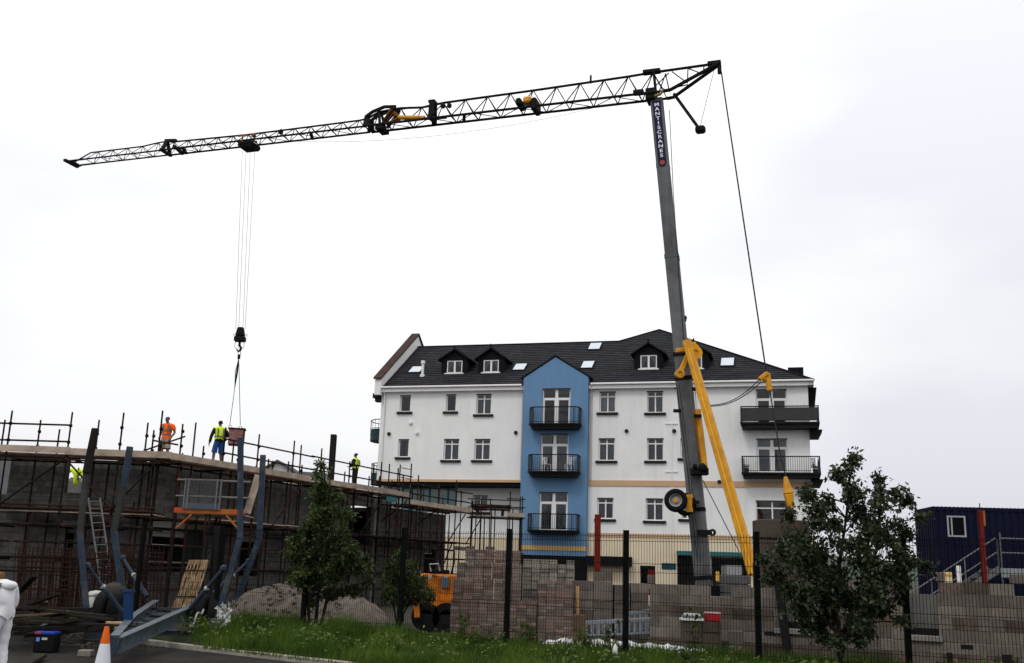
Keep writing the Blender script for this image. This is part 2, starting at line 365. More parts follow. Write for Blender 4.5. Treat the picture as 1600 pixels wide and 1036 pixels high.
for sgn, uu in ((-1,uB0),(1,uB1)):
    h = gp_[1]-zs_; lift = .06
    A0 = AF.pt(uu+sgn*.18,BV+.06,zs_-.18*h/(uB1-uB0)*2+lift); A1 = AF.pt(gp_[0],BV+.06,gp_[1]+lift)
    back = (gp_[1]-ZE)/TAN+.3; B1 = AF.pt(gp_[0],-back,gp_[1]+lift); B0 = AF.pt(uu+sgn*.18,-.35-(zs_-ZE)/TAN*.6,zs_-.1+lift)
    mb.prism([A0,A1,B1,B0], (0,0,.09))
mb.build('bay_roof', slate, apt)
# other walls and floor
mb = MB()
mb.fbox(AF,0,T,-T,-DEP,0,ZE); mb.fbox(AF,UW-T,UW,-T,-DEP,0,ZE); mb.fbox(AF,T,UW-T,-DEP,-DEP+T,0,ZE)
mb.fbox(AF,T,UW-T,-T,-DEP+T,ZE-.4,ZE-.2); mb.fbox(AF,uB0+.4,uB0+.6,-T,-DEP+T,0,ZE-.5); mb.fbox(AF,uB1-.6,uB1-.4,-T,-DEP+T,0,ZE-.5)
mb.build('outer_wall', wallwhite, apt)
mb = MB()
for zz in (AF.pix(900,665)[1]-.55, AF.pix(900,740)[1]-.55, zband-.7): mb.fbox(AF,T,UW-T,-T-.01 if zz>zband-.6 else REC-T,-DEP+T,zz-.1,zz)
mb.build('floor_slab', concM, apt)
# roof front slope in lapped courses
def onroof(px,py,lift=0):     # pixel on front slope -> (u, setback, z)
    d = ray(px,py); n = (AF.n*math.sin(math.atan(TAN)) + UPZ*math.cos(math.atan(TAN))); o = AF.pt(0,.35,ZE+.02+lift)
    t = (o-CC).dot(n)/d.dot(n); q = CC+d*t-o; return q.dot(AF.u), -q.dot(AF.n), q.z+ZE+.02+lift
rl = onroof(660,545); rj = onroof(968,532); ra = onroof(1030,516)
sr = (rl[1]+rj[1])/2; ua, sa = ra[0], ra[1]; uj = rj[0]; uRr = UW+.35
def rp(u,s,lift=0): return AF.pt(u,.35-s,ZE+.02+s*TAN+lift)
mb = MB(); cs = .27; k = 0
while k*cs < sa-.02:
    s0, s1 = k*cs, min((k+1)*cs+.05, sa); k += 1
    def rng_u(s):
        s = min(s,sa); l = .0 if s <= sr else uj+(ua-uj)*(s-sr)/(sa-sr)
        return l, uRr+(ua-uRr)*s/sa
    l0, r0 = rng_u(s0); l1, r1 = rng_u(s1)
    for q0,q1 in (((s0,sr),(sr,s1)) if s0 < sr < s1 else ((s0,s1),)):
        l0, r0 = rng_u(q0); l1, r1 = rng_u(q1)
        if q0 >= sr-1e-6 and q0 == sr and q1 == s1 and s0 < sr: l0 = uj
        h0 = .045-.037*(q0-s0)/(s1-s0); h1 = .045-.037*(q1-s0)/(s1-s0)
        mb.add([rp(l0,q0,h0),rp(r0,q0,h0),rp(r1,q1,h1),rp(l1,q1,h1)], [(0,1,2,3)])
    l0, r0 = rng_u(s0); mb.add([rp(l0,s0,-.03),rp(r0,s0,-.03),rp(r0,s0,.045),rp(l0,s0,.045)], [(0,1,2,3)])
def slate_mat():
    m = slate.copy(); m.name = 'slate_courses'; nt = m.node_tree; N = nt.nodes; L = nt.links; g = N['Geometry'] if 'Geometry' in N else N.new('ShaderNodeNewGeometry')
    d1 = N.new('ShaderNodeVectorMath'); d1.operation = 'DOT_PRODUCT'; d1.inputs[1].default_value = AF.u; L.new(g.outputs['Position'], d1.inputs[0])
    d2 = N.new('ShaderNodeVectorMath'); d2.operation = 'DOT_PRODUCT'; d2.inputs[1].default_value = -AF.n; L.new(g.outputs['Position'], d2.inputs[0])
    cb = N.new('ShaderNodeCombineXYZ'); L.new(d1.outputs['Value'], cb.inputs[0]); L.new(d2.outputs['Value'], cb.inputs[1])
    br = N.new('ShaderNodeTexBrick'); br.inputs['Scale'].default_value = 1; br.inputs['Brick Width'].default_value = .5; br.inputs['Row Height'].default_value = cs
    br.inputs['Color1'].default_value = (.6,.6,.6,1); br.inputs['Color2'].default_value = (1.6,1.6,1.65,1); br.inputs['Mortar'].default_value = (.3,.3,.3,1); br.inputs['Mortar Size'].default_value = .012
    L.new(cb.outputs[0], br.inputs['Vector']); b = N['Principled BSDF']; src = b.inputs['Base Color'].links[0].from_socket
    mx = N.new('ShaderNodeMix'); mx.data_type = 'RGBA'; mx.blend_type = 'MULTIPLY'; mx.inputs[0].default_value = .7
    L.new(src, mx.inputs[6]); L.new(br.outputs['Color'], mx.inputs[7]); L.new(mx.outputs[2], b.inputs['Base Color']); return m
roof = mb.build('roof', slate_mat(), apt)
mb = MB()
sb = 2*sr; zr_ = rp(0,sr).z
mb.add([rp(0,sr),rp(uj,sr),AF.pt(uj,.35-sb,ZE),AF.pt(0,.35-sb,ZE)], [(0,1,2,3)])
apx = rp(ua,sa); cR = rp(uRr,0); cRb = AF.pt(uRr,.35-2*sa,ZE); cLb = AF.pt(2*ua-uRr,.35-2*sa,ZE)
mb.add([cR,apx,cRb], [(0,1,2)]); mb.add([cRb,apx,cLb], [(0,1,2)]); mb.add([cLb,apx,rp(uj,sr)], [(0,1,2)])
mb.build('rear_roof', slate, apt)
mb = MB(); mb.path([rp(0,sr,.03),rp(uj,sr,.03)],.07,6); mb.path([rp(uj,sr,.03),apx+UPZ*.03,cR+UPZ*.05],.07,6)
mb.build('ridge_tiles', slatedk, apt)
mb = MB(); mb.fbox(AF,0,uB0-.12,.48,.34,ZE-.02,ZE+.1); mb.fbox(AF,uB1+.12,uRr,.48,.34,ZE-.02,ZE+.1); mb.build('gutter', upvc, apt, bevel=.03)
mb = MB(); mb.fbox(AF,0,uB0-.02,.33,.001,ZE-.24,ZE-.03); mb.fbox(AF,uB1+.02,uRr-.02,.33,.001,ZE-.24,ZE-.03); mb.fbox(AF,UW+.001,UW+.3,.33,-DEP,ZE-.24,ZE-.03); mb.build('fascia', upvc, apt)
for uu, top in ((.28,ZE),(uB0-.12,ZE),(uB1+.14,ZE)):
    MB().path([AF.pt(uu,.4,ZE-.05),AF.pt(uu,.12,ZE-.45),AF.pt(uu,.1,ZE-1),AF.pt(uu,.1,zband+.2)],.045,6).build('downpipe', copp if uu > 1 else upvc, apt)
# dark bracket under the right-hand eaves corner
MB().prism([AF.pt(UW+.02,-.4,ZE-.25),AF.pt(UW+.5,-.4,ZE-.25),AF.pt(UW+.35,-.4,ZE-1.5),AF.pt(UW+.02,-.4,ZE-1.9)], -AF.n*.5).build('eaves_bracket', slatedk, apt)
MB().fbox(AF,UW-1.1,UW-.2,-1.1,-2.0,ZE+.5,ZE+1.12).build('roof_outlet', slatedk, apt)
# raised parapet on the left gable
mb = MB(); hgt = .95
pts = [AF.pt(-.32,.5,ZE-.45),AF.pt(-.32,.5,ZE+.55),AF.pt(-.32,.35-sr,ZE+sr*TAN+.85),AF.pt(-.32,.35-sb-.3,ZE+.4),AF.pt(-.32,.35-sb,ZE-.45)]
mb.prism(pts, AF.u*.42); mb.build('gable_parapet', wallwhite, apt)
mb = MB(); q0 = AF.pt(-.40,.62,ZE+.56); q1 = AF.pt(-.40,.35-sr,ZE+sr*TAN+.92); q2 = AF.pt(-.40,.2-sb-.3,ZE+.5)
mb.prism([q0,q1,q2,q2+UPZ*.12,q1+UPZ*.14,q0+UPZ*.12], AF.u*.58)
mb.build('coping', M('dark_coping', (.05,.032,.026), .9, var=.3), apt)
mb = MB(); mb.fbox(AF,-.55,-.05,.25,-.35,ZE-.62,ZE-.3); mb.fbox(AF,-.42,-.02,.14,-.3,ZE-.85,ZE-.62); mb.build('corbel', darksill, apt, bevel=.04)
# windows
def window(r, v=0, kind='double', cur='grey', sill=True):
    u0,u1,w0,w1 = rect(*r, v); fv = v-.13; t = .075; mb = MB()
    mb.fbox(AF,u0,u0+t,fv,fv-.07,w0,w1); mb.fbox(AF,u1-t,u1,fv,fv-.07,w0,w1); mb.fbox(AF,u0+t,u1-t,fv,fv-.07,w1-t,w1); mb.fbox(AF,u0+t,u1-t,fv,fv-.07,w0,w0+t)
    um = (u0+u1)/2; zt = w1-(w1-w0)*.24; cols = []
    if kind == 'single': cols = [(u0+t,u1-t,w0+t,w1-t)]
    if kind == 'double':
        mb.fbox(AF,um-.04,um+.04,fv+.004,fv-.066,w0+t,w1-t); mb.fbox(AF,u0+t,um-.04,fv-.002,fv-.06,zt-.035,zt+.035); mb.fbox(AF,um+.04,u1-t,fv-.002,fv-.06,zt-.035,zt+.035)
        cols = [(u0+t,um-.04,w0+t,zt-.035),(um+.04,u1-t,w0+t,zt-.035),(u0+t,um-.04,zt+.035,w1-t),(um+.04,u1-t,zt+.035,w1-t)]
    if kind == 'door':
        zt = w1-(w1-w0)*.27; tt = .13
        mb.fbox(AF,um-.09,um+.09,fv+.004,fv-.066,w0+t,w1-t); mb.fbox(AF,u0+t,um-.09,fv-.002,fv-.06,zt-.1,zt+.05); mb.fbox(AF,um+.09,u1-t,fv-.002,fv-.06,zt-.1,zt+.05)
        for a,b in ((u0+t,u0+t+.06),(um-.14,um-.09),(um+.09,um+.14),(u1-t-.06,u1-t)): mb.fbox(AF,a,b,fv-.004,fv-.06,w0+t,zt-.1)
        cols = [(u0+t+.06,um-.14,w0+t,zt-.1),(um+.14,u1-t-.06,w0+t,zt-.1),(u0+t,um-.09,zt+.05,w1-t),(um+.09,u1-t,zt+.05,w1-t)]
    o = mb.build('glazed_door' if kind == 'door' else 'window', upvc, apt)
    for c in cols: MB().fbox(AF,c[0],c[1],fv-.03,fv-.036,c[2],c[3]).build('pane', pane, o)
    MB().fbox(AF,u0,u1,v-.001,fv+.02,w1-.05,w1-.001).build('lintel_shadow_strip', darksill, o)  # dark strip painting in the shade below the lintel
    if sill: MB().fbox(AF,u0-.16,u1+.16,v+.14,v-.12,w0-.15,w0-.001).build('sill', darksill, o, bevel=.02)
    if cur:      # pleated curtains hanging behind the panes
        mb = MB(); n = 28; cv = fv-.16; rng2 = [(u0+.05,u0+(u1-u0)*random.uniform(.3,.48)),(u1-(u1-u0)*random.uniform(.3,.48),u1-.05)] if cur == 'drape' else [(u0+.05,u1-.05)]
        for a,b in rng2:
            base = len(mb.v)
            for i in range(n+1):
                uu = a+(b-a)*i/n; dv = .035*math.sin(i*1.9)
                mb.v += [tuple(AF.pt(uu,cv+dv,w0+.02)), tuple(AF.pt(uu,cv+dv,w1-.1))]
            for i in range(n): mb.f.append((base+2*i,base+2*i+2,base+2*i+3,base+2*i+1)); mb.mi.append(0)
        mb.build('curtain', netM if cur == 'net' else curtainM, o)
    return o
for i,r in enumerate(wins_s): window(r, kind='single', cur=None if i < 2 else 'drape')
for i,r in enumerate(wins_d): window(r, cur='grey')
for i,r in enumerate(wins_r): window(r, cur=('net','grey','grey','drape','drape','drape')[i])
for r in wins_n: window(r, cur='drape')
for i,r in enumerate(doors_r): window(r, kind='door', cur='drape' if i else None, sill=False)
window(lowwin, cur=None, sill=False)
for i,r in enumerate(doors_b): window(r, BV, 'door', (None,'drape','drape')[i], False)
window((738.6,774,762,800), REC, 'double', 'drape')
# teal glazing in the recessed storey
u0,u1,w0,w1 = tealr; mb = MB()
for i in range(7): mb.fbox(AF,u0+(u1-u0)*i/6-.05,u0+(u1-u0)*i/6+.05,REC-.02,REC-.12,w0,w1)
mb.fbox(AF,u0,u1,REC-.03,REC-.11,w1-.1,w1); o = mb.build('shopfront_glazing', teal, apt)
for i in range(6): MB().fbox(AF,u0+(u1-u0)*i/6+.05,u0+(u1-u0)*(i+1)/6-.05,REC-.06,REC-.07,w0,w1-.1).build('pane', tealg, o)
# balconies
def balcony(x0,x1,yrail,ydeck,ybot,v0,dep,panel=False,furn=False):
    a = AF.pix(x0,yrail,v0+dep)[0]; b = AF.pix(x1,yrail,v0+dep)[0]; zr = AF.pix((x0+x1)/2,yrail,v0+dep)[1]; zd = AF.pix((x0+x1)/2,ydeck,v0+dep)[1]; zb = AF.pix((x0+x1)/2,ybot,v0+dep)[1]
    ch = .28; V1 = v0+dep
    plan = lambda g: [(a-g,v0+.002),(a-g,V1-ch),(a+ch-g*.4,V1+g),(b-ch+g*.4,V1+g),(b+g,V1-ch),(b+g,v0+.002)]
    mb = MB(); mb.prism([AF.pt(u,v,zd-.06) for u,v in plan(.05)], (0,0,.06)); mb.prism([AF.pt(u,v,zd-.17) for u,v in plan(-.04)], (0,0,.11)); mb.prism([AF.pt(u,v,zb) for u,v in plan(-.12)], (0,0,zd-.17-zb))
    o = mb.build('balcony', darkmet, apt)
    pl = [V(q) for q in plan(-.03)]; pts = [AF.pt(q[0],q[1],zr) for q in plan(-.03)]; mb = MB()
    for p,q in zip(pts,pts[1:]):
        mb.bar(p,q,.06,.06)
        lo = V((0,0,zd+.10-zr)); mb.bar(p+lo,q+lo,.03,.03)
    MB_b = MB()
    for p,q in zip(pts,pts[1:]):
        n = max(2,int((q-p).length/.115))
        for i in range(n+1):
            c = p.lerp(q,i/n); r = .028 if i in (0,n) else .011; MB_b.bar(c-UPZ*(zr-zd),c,r*2,r*2,up=AF.n)
    rl_ = mb.build('handrail', darkmet, o); MB_b.build('railing_bars', M('railing_bar',(.05,.055,.06),.5), o)
    if panel:
        mb = MB()
        for p,q in list(zip(pts,pts[1:]))[1:4]: mb.bar(p-UPZ*(zr-zd-.08)*.52-AF.n*.03, q-UPZ*(zr-zd-.08)*.52-AF.n*.03, .012, (zr-zd)*.86)
        mb.build('infill_panel', smoke, o)
    return zd
balcony(826,904,635.5,661,669,BV,.95); balcony(824,902,710,736,744,BV,.95); balcony(823,901,803,828,833,BV,.95)
# wrap-round balconies on the right corner
def balcony_r(x0,x1,yrail,ydeck,ybot,panel):
    V1 = 1.0; a = AF.pix(x0,yrail,V1)[0]; b = AF.pix(x1,yrail,V1)[0]; zr = AF.pix(1220,yrail,V1)[1]; zd = AF.pix(1220,ydeck,V1)[1]; zb = AF.pix(1220,ybot,V1)[1]
    plan = [(a,.002),(a,V1),(b,V1),(b,-2.6),(UW+.003,-2.6),(UW+.003,.002)]
    mb = MB(); mb.prism([AF.pt(u,v,zd-.1) for u,v in plan], (0,0,.1))
    pin = [(a+.1,.002),(a+.1,V1-.1),(b-.1,V1-.1),(b-.1,-2.5),(UW+.003,-2.5),(UW+.003,.002)]; mb.prism([AF.pt(u,v,zb) for u,v in pin], (0,0,zd-.1-zb))
    mb.prism([AF.pt(UW+.01,.4,zb-.02),AF.pt(b+.15,.4,zb-.02),AF.pt(b-.05,.4,zb-.42),AF.pt(UW+.01,.4,zb-.42)], -AF.n*1.6)
    o = mb.build('balcony', darkmet, apt)
    pts = [AF.pt(u,v,zr) for u,v in ((a+.05,.0),(a+.05,V1-.05),(b-.05,V1-.05),(b-.05,-2.55))]; mb = MB(); mc = MB()
    for p,q in zip(pts,pts[1:]):
        mb.bar(p,q,.06,.06); lo = V((0,0,zd+.1-zr)); mb.bar(p+lo,q+lo,.03,.03); n = max(2,int((q-p).length/.12))
        for i in range(n+1):
            c = p.lerp(q,i/n); r = .03 if i in (0,n) else .011; mc.bar(c-UPZ*(zr-zd),c,r*2,r*2,up=AF.n)
    mb.build('handrail', darkmet, o); mc.build('railing_bars', M('railing_bar'), o)
    if panel:
        mb = MB(); h = zr-zd; c = -UPZ*h*.5
        mb.bar(pts[1]+c-AF.n*.03,pts[2]+c-AF.n*.03,.012,h*.84); mb.bar(pts[2]+c-AF.u*.03,pts[3]+c-AF.u*.03,.012,h*.84); mb.build('infill_panel', smoke, o)
    return zd,b
zd1,b1 = balcony_r(1156,1280,634.5,659,668.5,True); zd2,b2 = balcony_r(1158,1282,713,738,746,False)
# curved teal balconies on the left gable
for yc,hh,rad in ((660,24,1.05),(727,20,.85)):
    c = AF.pt(-.0,-2.2,AF.pix(590,yc,-2)[1]); zr = c.z; zd = zr-1.0; mb = MB(); mc = MB(); ring = []
    for i in range(15):
        q = math.pi*i/14; ring.append(AF.pt(-.02-1.25*rad*math.sin(q), -2.0+1.5*math.cos(q), 0))
    mb.prism([V((p.x,p.y,zd-.35)) for p in ring], (0,0,.35)); o = mb.build('balcony', M('dark_teal_steel',(.015,.035,.04),.5), apt)
    mc.path([p+UPZ*zr for p in ring],.03,6); mc.path([p+UPZ*(zd+.45) for p in ring],.02,6)
    for p in ring: mc.tube(p+UPZ*zd,p+UPZ*zr,.014,5)
    mc.build('handrail', M('dark_teal_steel'), o)
    mb = MB()
    for p,q in list(zip(ring,ring[1:])): mb.bar(p+UPZ*(zd+.2),q+UPZ*(zd+.2),.01,.38)
    mb.build('infill_panel', M('dark_teal_steel'), o)
# dormers
def dormer(x0,y0,x1,y1,ya):
    u0,s0,z0 = onroof(x0,y1); u1,_,_ = onroof(x1,y1); d = ray((x0+x1)/2,(y0+y1)/2); vv = .35-s0+.12
    a = AF.pix(x0,y0,vv); b = AF.pix(x1,y1,vv); w0,w1 = b[1],a[1]; u0,u1 = a[0],b[0]; um = (u0+u1)/2; zt = AF.pix((x0+x1)/2,ya,vv)[1]
    g = .38; ze = w1+.12; mb = MB(); 
    for c in cells(u0-g,u1+g,w0-.15,ze,[(u0,u1,w0,w1)]): mb.fbox(AF,c[0],c[1],vv,vv-.12,c[2],c[3])
    mb.prism([AF.pt(u0-g,vv,ze),AF.pt(u1+g,vv,ze),AF.pt(um,vv,zt-.1)], -AF.n*.12)
    bk = (ze-w0)/TAN+.2
    mb.prism([AF.pt(u0-g,vv-.12,w0-.15),AF.pt(u0-g,vv-.12,ze),AF.pt(u0-g,vv-.12-bk,ze)], AF.u*.1); mb.prism([AF.pt(u1+g,vv-.12,w0-.15),AF.pt(u1+g,vv-.12,ze),AF.pt(u1+g,vv-.12-bk,ze)], -AF.u*.1)
    o = mb.build('dormer', slatedk, apt); mb = MB(); bk2 = (zt-w0)/TAN+.2; oh = .22
    for sgn,ue in ((-1,u0-g),(1,u1+g)):
        zl = ze-.05; mb.prism([AF.pt(ue+sgn*oh,vv+.22,zl-.08),AF.pt(um,vv+.22,zt),AF.pt(um,vv-bk2,zt),AF.pt(ue+sgn*oh,vv-bk,zl-.08)], (0,0,.08))
    mb.build('dormer_roof', slate, o)
    mb = MB(); mb.path([AF.pt(um,vv+.24,zt+.06),AF.pt(um,vv+.24,zt+.28)],.05,6); mb.path([AF.pt(um,vv+.24,zt+.1),AF.pt(um,vv-bk2,zt+.1)],.05,6); mb.build('finial', slatedk, o)
    mb = MB(); t = .07; fv = vv-.03
    mb.fbox(AF,u0,u0+t,fv,fv-.06,w0,w1); mb.fbox(AF,u1-t,u1,fv,fv-.06,w0,w1); mb.fbox(AF,u0+t,u1-t,fv,fv-.06,w1-t,w1); mb.fbox(AF,u0+t,u1-t,fv,fv-.06,w0,w0+t); mb.fbox(AF,um-.06,um+.06,fv+.004,fv-.056,w0+t,w1-t)
    wn = mb.build('dormer_window', upvc, o)
    mb = MB(); c_ = fv-.18
    for a0,a1,b1_ in ((u0+.05,u0+.3,u0+.12),(u1-.05,u1-.3,u1-.12)):
        mb.add([AF.pt(a0,c_,w0),AF.pt(b1_,c_,w0),AF.pt((a1+b1_)/2,c_+.02,(w0+w1)/2),AF.pt(um,c_,w1),AF.pt(a0,c_,w1)], [(0,1,2,3,4)])
    mb.build('dormer_curtain', curtainM, o); MB().fbox(AF,u0-.1,u1+.1,-.1+vv,vv-.9,w0-.02,w1).build('dark_reveal', slatedk, o) if False else None
    MB().fbox(AF,u0+t,u1-t,fv-.025,fv-.03,w0+t,w1-t).build('dormer_pane', pane, o)
    MB().fbox(AF,u0-.12,u1+.12,vv+.1,vv-.02,w0-.09,w0-.001).build('dormer_sill', upvc, o)
for q in ((698.8,563.5,721.9,582.8,547),(755.7,562.5,779,581.5,545),(1000.5,554.9,1026.5,575.7,537),(1072,555,1097,575.5,537)): dormer(*q)
# rooflights
for x0,y0,x1,y1 in ((638,575.3,655,583.6),(801,571,818,580),(907.5,567,924.5,577),(919,538.4,936,547.7),(1126,562,1146,573.5)):
    a = onroof((x0+x1)/2,y1); b = onroof((x0+x1)/2,y0); w_ = (onroof(x1,y1)[0]-onroof(x0,y1)[0])/2; mb = MB()
    mb.hexa([rp(a[0]-w_-.08,a[1]-.06,.03),rp(a[0]+w_+.08,a[1]-.06,.03),rp(a[0]+w_+.08,b[1]+.06,.03),rp(a[0]-w_-.08,b[1]+.06,.03),rp(a[0]-w_-.08,a[1]-.06,.11),rp(a[0]+w_+.08,a[1]-.06,.11),rp(a[0]+w_+.08,b[1]+.06,.11),rp(a[0]-w_-.08,b[1]+.06,.11)])
    o = mb.build('rooflight', slatedk, apt)
    MB().add([rp(a[0]-w_,a[1],.118),rp(a[0]+w_,a[1],.118),rp(a[0]+w_,b[1],.118),rp(a[0]-w_,b[1],.118)], [(0,1,2,3)]).build('rooflight_pane', skylt, o)
a = onroof(660,588); c = AF.pt(a[0],.35-a[1],a[2]); zt = c.z+1.0
MB().tube(c-UPZ*.1,c+UPZ*.85,.09,10).tube(c+UPZ*.85,c+UPZ*1.05,.14,10).tube(c-UPZ*.1,c+UPZ*.12,.17,10).build('flue_pipe', upvc, apt, smooth=True)
# wall vents, lights and fittings
for px,py,dk in ((608,678,1),(642,661,0),(652,676.5,0),(806,676,1),(979,673.5,1),(1053.5,673.5,1),(1056,605,1),(1124,753,1),(935,852,1)):
    u,z = AF.pix(px,py); MB().lathe(AF.pt(u,0,z), AF.n, [(.0,.16),(.09,.15),(.12,.06),(.12,0)], 12).build('wall_vent', darksill if dk else upvc, apt, smooth=True)
for py in (662,737):
    u0,z = AF.pix(1040,py); u1,_ = AF.pix(1059,py); MB().fbox(AF,u0,u1,.05,.001,z-.04,z+.04).build('pale_duct', upvc, apt)
u,z = AF.pix(1050,662); z1 = AF.pix(1050,834)[1]; MB().fbox(AF,u-.05,u+.03,.04,.002,z1,z-.05).build('pale_duct', upvc, apt)
# ground floor of the right wing
cn = rect(1057,862,1172,868.5,.9); MB().fbox(AF,cn[0],cn[1],.9,.021,cn[2],cn[3]).build('teal_canopy', teal, apt)
u0,u1,w0,w1 = rdoor; um = u0+(u1-u0)*.52; o = MB().fbox(AF,um,u1,-.05,-.12,0,w1-.2).build('red_door', redM, apt); MB().fbox(AF,u0,u1,-.02,-.2,w1-.2,w1).build('door_head', slatedk, apt); MB().fbox(AF,um+.06,um+.1,-.0,-.06,1.0,1.25).build('handle', galv, o)
s_ = rect(1034,880,1056,889.5,.05); MB().fbox(AF,*s_[:2],.06,.021,*s_[2:]).build('teal_sign', M('teal_sign_plate',(.006,.05,.075),.5), apt)
s_ = rect(905,869,985,884,.7); MB().fbox(AF,max(s_[0],uB1+.02),s_[1],.7,.021,s_[2],s_[3]).build('dark_canopy', slatedk, apt)
# things standing on the balconies
def chair(loc, rz, label, mat):
    t = thing('balcony_chair', loc, label, 'chair'); R = MX.Rotation(rz,3,'Z'); q = lambda x,y,z: V(loc)+R@V((x,y,z))
    MB().bar(q(0,-.22,.44),q(0,.22,.44),.44,.03).build('seat', mat, t); mb = MB()
    for i in range(5): mb.bar(q(-.18+.09*i,.22,.46),q(-.18+.09*i,.30,.88),.04,.02)
    mb.bar(q(-.22,.31,.9),q(.22,.31,.9),.05,.03); mb.build('backrest', mat, t)
    for i in (-.2,.2):
        for j in (-.2,.2): MB().bar(q(i*1.1,j*1.1,.0),q(i,j,.44),.035,.035).build('leg', mat, t)
u_,_ = AF.pix(858,730,BV+.5); zb_ = AF.pix(864,736,BV+.95)[1]
chair(AF.pt(u_-.2,BV+.45,zb_), .4, 'white slatted chair on the middle blue bay balcony, nearer its left end', upvc)
chair(AF.pt(u_+1.25,BV+.45,zb_), -.5, 'white slatted chair on the middle blue bay balcony, nearer its right end', upvc)
u_ = UW+.25
chair(AF.pt(u_,-.3,zd2), 2.2, 'dark chair on the lower corner balcony of the apartments', darkmet)
def planter(loc, label):
    t = thing('potted_plant', loc, label, 'plant'); MB().lathe(loc, (0,0,1), [(0,0),(.12,0),(.16,.26),(.13,.26),(.0,.24)], 14).build('pot', darksill, t, smooth=True)
    mb = MB()
    for i in range(90):
        d = V((random.gauss(0,1),random.gauss(0,1),abs(random.gauss(0,1))+.2)).normalized()*random.uniform(.08,.26); c = V(loc)+UPZ*.28+d
        r = V((random.gauss(0,1),random.gauss(0,1),random.gauss(0,1))).normalized(); s2 = r.orthogonal().normalized(); mb.add([c-r*.05,c+s2*.025,c+r*.05,c-s2*.025],[(0,1,2,3)])
    mb.build('foliage', leafA, t)
planter(AF.pt(AF.pix(1166,733,.6)[0],.6,zd2), 'dark potted plant at the left end of the lower corner balcony')
planter(AF.pt(AF.pix(1274,733,.6)[0],.3,zd2), 'dark potted plant at the right end of the lower corner balcony')
# ------------------------------------------------------------------ far houses
def house(name, label, p0, p1, dep, ze, zr, wallm, roofm):
    F = Fr(p0, p1); t = thing(name, F.pt(F.len/2,0,0), label, 'house'); n = F.len
    MB().fbox(F,0,n,0,-dep,0,ze).build('wall', wallm, t); mb = MB()
    mb.prism([F.pt(-.01,0,ze),F.pt(-.01,-dep,ze),F.pt(-.01,-dep/2,zr-.2)], F.u*(n+.02)); mb.build('gable', wallm, t); mb = MB()
    for a,b in ((.4,-dep/2),(-dep-.4,-dep/2)): mb.prism([F.pt(-.4,a,ze-.25),F.pt(n+.4,a,ze-.25),F.pt(n+.4,b,zr),F.pt(-.4,b,zr)], (0,0,.15))
    mb.build('roof', roofm, t); return t, F
greyroof = M('far_grey_roof', (.07,.07,.075), .9, var=.2, vs=1)
z1 = P(350,728,86).z; a = P(262,728,86); b = P(470,728,86)
t, F = house('distant_house', 'grey roofed house far behind the scaffold walkway', (a.x,a.y), (b.x+2,b.y+6), 9, z1-4, z1+.4, wallwhite, greyroof)
c = P(433,741,78); ap = P(432,723,78)
mb = MB(); mb.prism([V((c.x-1.5,78,0)),V((c.x+1.5,78,0)),V((c.x+1.5,78,c.z)),V((c.x,78,ap.z)),V((c.x-1.5,78,c.z))], (0,5,0)); mb.build('white_gable', wallwhite, t)
mb = MB()
for s in (-1,1): mb.prism([V((c.x+s*1.8,77.6,c.z-.2)),V((c.x,77.6,ap.z+.05)),V((c.x,83,ap.z+.05)),V((c.x+s*1.8,83,c.z-.2))],(0,0,.16))
mb.build('gable_roof', greyroof, t)
c = P(2,742,62)
house('neighbouring_house', 'white house seen through the leftmost opening in the block wall', (c.x-7,60), (c.x+1.2,63), 8, c.z-1.0, c.z+1.6, wallwhite, greyroof)

# ------------------------------------------------------------------ unfinished block building
S0, S1, S2 = V((-19.5,33.6,0)), V((-11.5,34.1,0)), V((-1.94,56.1,0))
SF1 = Fr(S0,S1); SF2 = Fr(S1,S2); DK, DK2 = 5.05, 4.75
def inter(F, G, off):
    a = F.pt(0,off,0); b = G.pt(0,off,0); d = F.u; e = G.u; den = d.x*e.y-d.y*e.x; w_ = b-a; t = (w_.x*e.y-w_.y*e.x)/den; return a+d*t
WC = inter(SF1, SF2, -1.45); W0 = SF1.pt(-2,-1.45,0); W2 = SF2.pt(SF2.len,-1.45,0)
WF1 = Fr(W0,WC); WF2 = Fr(WC,W2)
bld = thing('block_building', WC, 'unfinished two storey grey concrete block building behind the scaffold', 'building')
def wrect(F,x0,y0,x1,y1):
    a = F.pix(x0,y0); b = F.pix(x1,y1); c = F.pix(x0,y1); d = F.pix(x1,y0); return ((a[0]+c[0])/2,(b[0]+d[0])/2,(b[1]+c[1])/2,(a[1]+d[1])/2)
op1 = [wrect(WF1,-30,727,13,773), wrect(WF1,104,727,135,770), wrect(WF1,95,823,109,960), wrect(WF1,226,826,268,893)]
op2 = [wrect(WF2,236,826,316,893), wrect(WF2,375,837,404,900), wrect(WF2,545,768,580,850), wrect(WF2,663,858,680,900), wrect(WF2,712,860,726,882)]
for o in op1[:2]: o_ = list(o); op1[op1.index(o)] = (o[0],o[1],o[2],5.2)
q_ = op2[2]; op2[2] = (q_[0],q_[1],q_[2],min(q_[3],4.5))
H1, H2a, H2b = 4.92, 4.92, 4.6; uS = 17.1
blocks = []
def lay(F, u0, u1, z0, z1, ops, bl=.45, bh=.225):
    nrow = int(round((z1-z0)/bh))
    for r in range(nrow):
        za = z0+r*bh; zb = za+bh; u = u0-(bl/2 if r%2 else 0)
        while u < u1-.02:
            for c in cells(max(u,u0), min(u+bl,u1), za, zb, ops):
                if c[1]-c[0] > .06 and c[3]-c[2] > .05: blocks.append((F,c))
            u += bl
lay(WF1, 0, WF1.len, 0, H1, op1); lay(WF2, 0, uS, 0, H2a, op2); lay(WF2, uS, WF2.len, 0, H2b, op2)
def unitbox(name, mat, bev=.02):
    mb = MB(); mb.box((-.5,-.5,-.5),(.5,.5,.5)); return mb.mesh(name, mat)
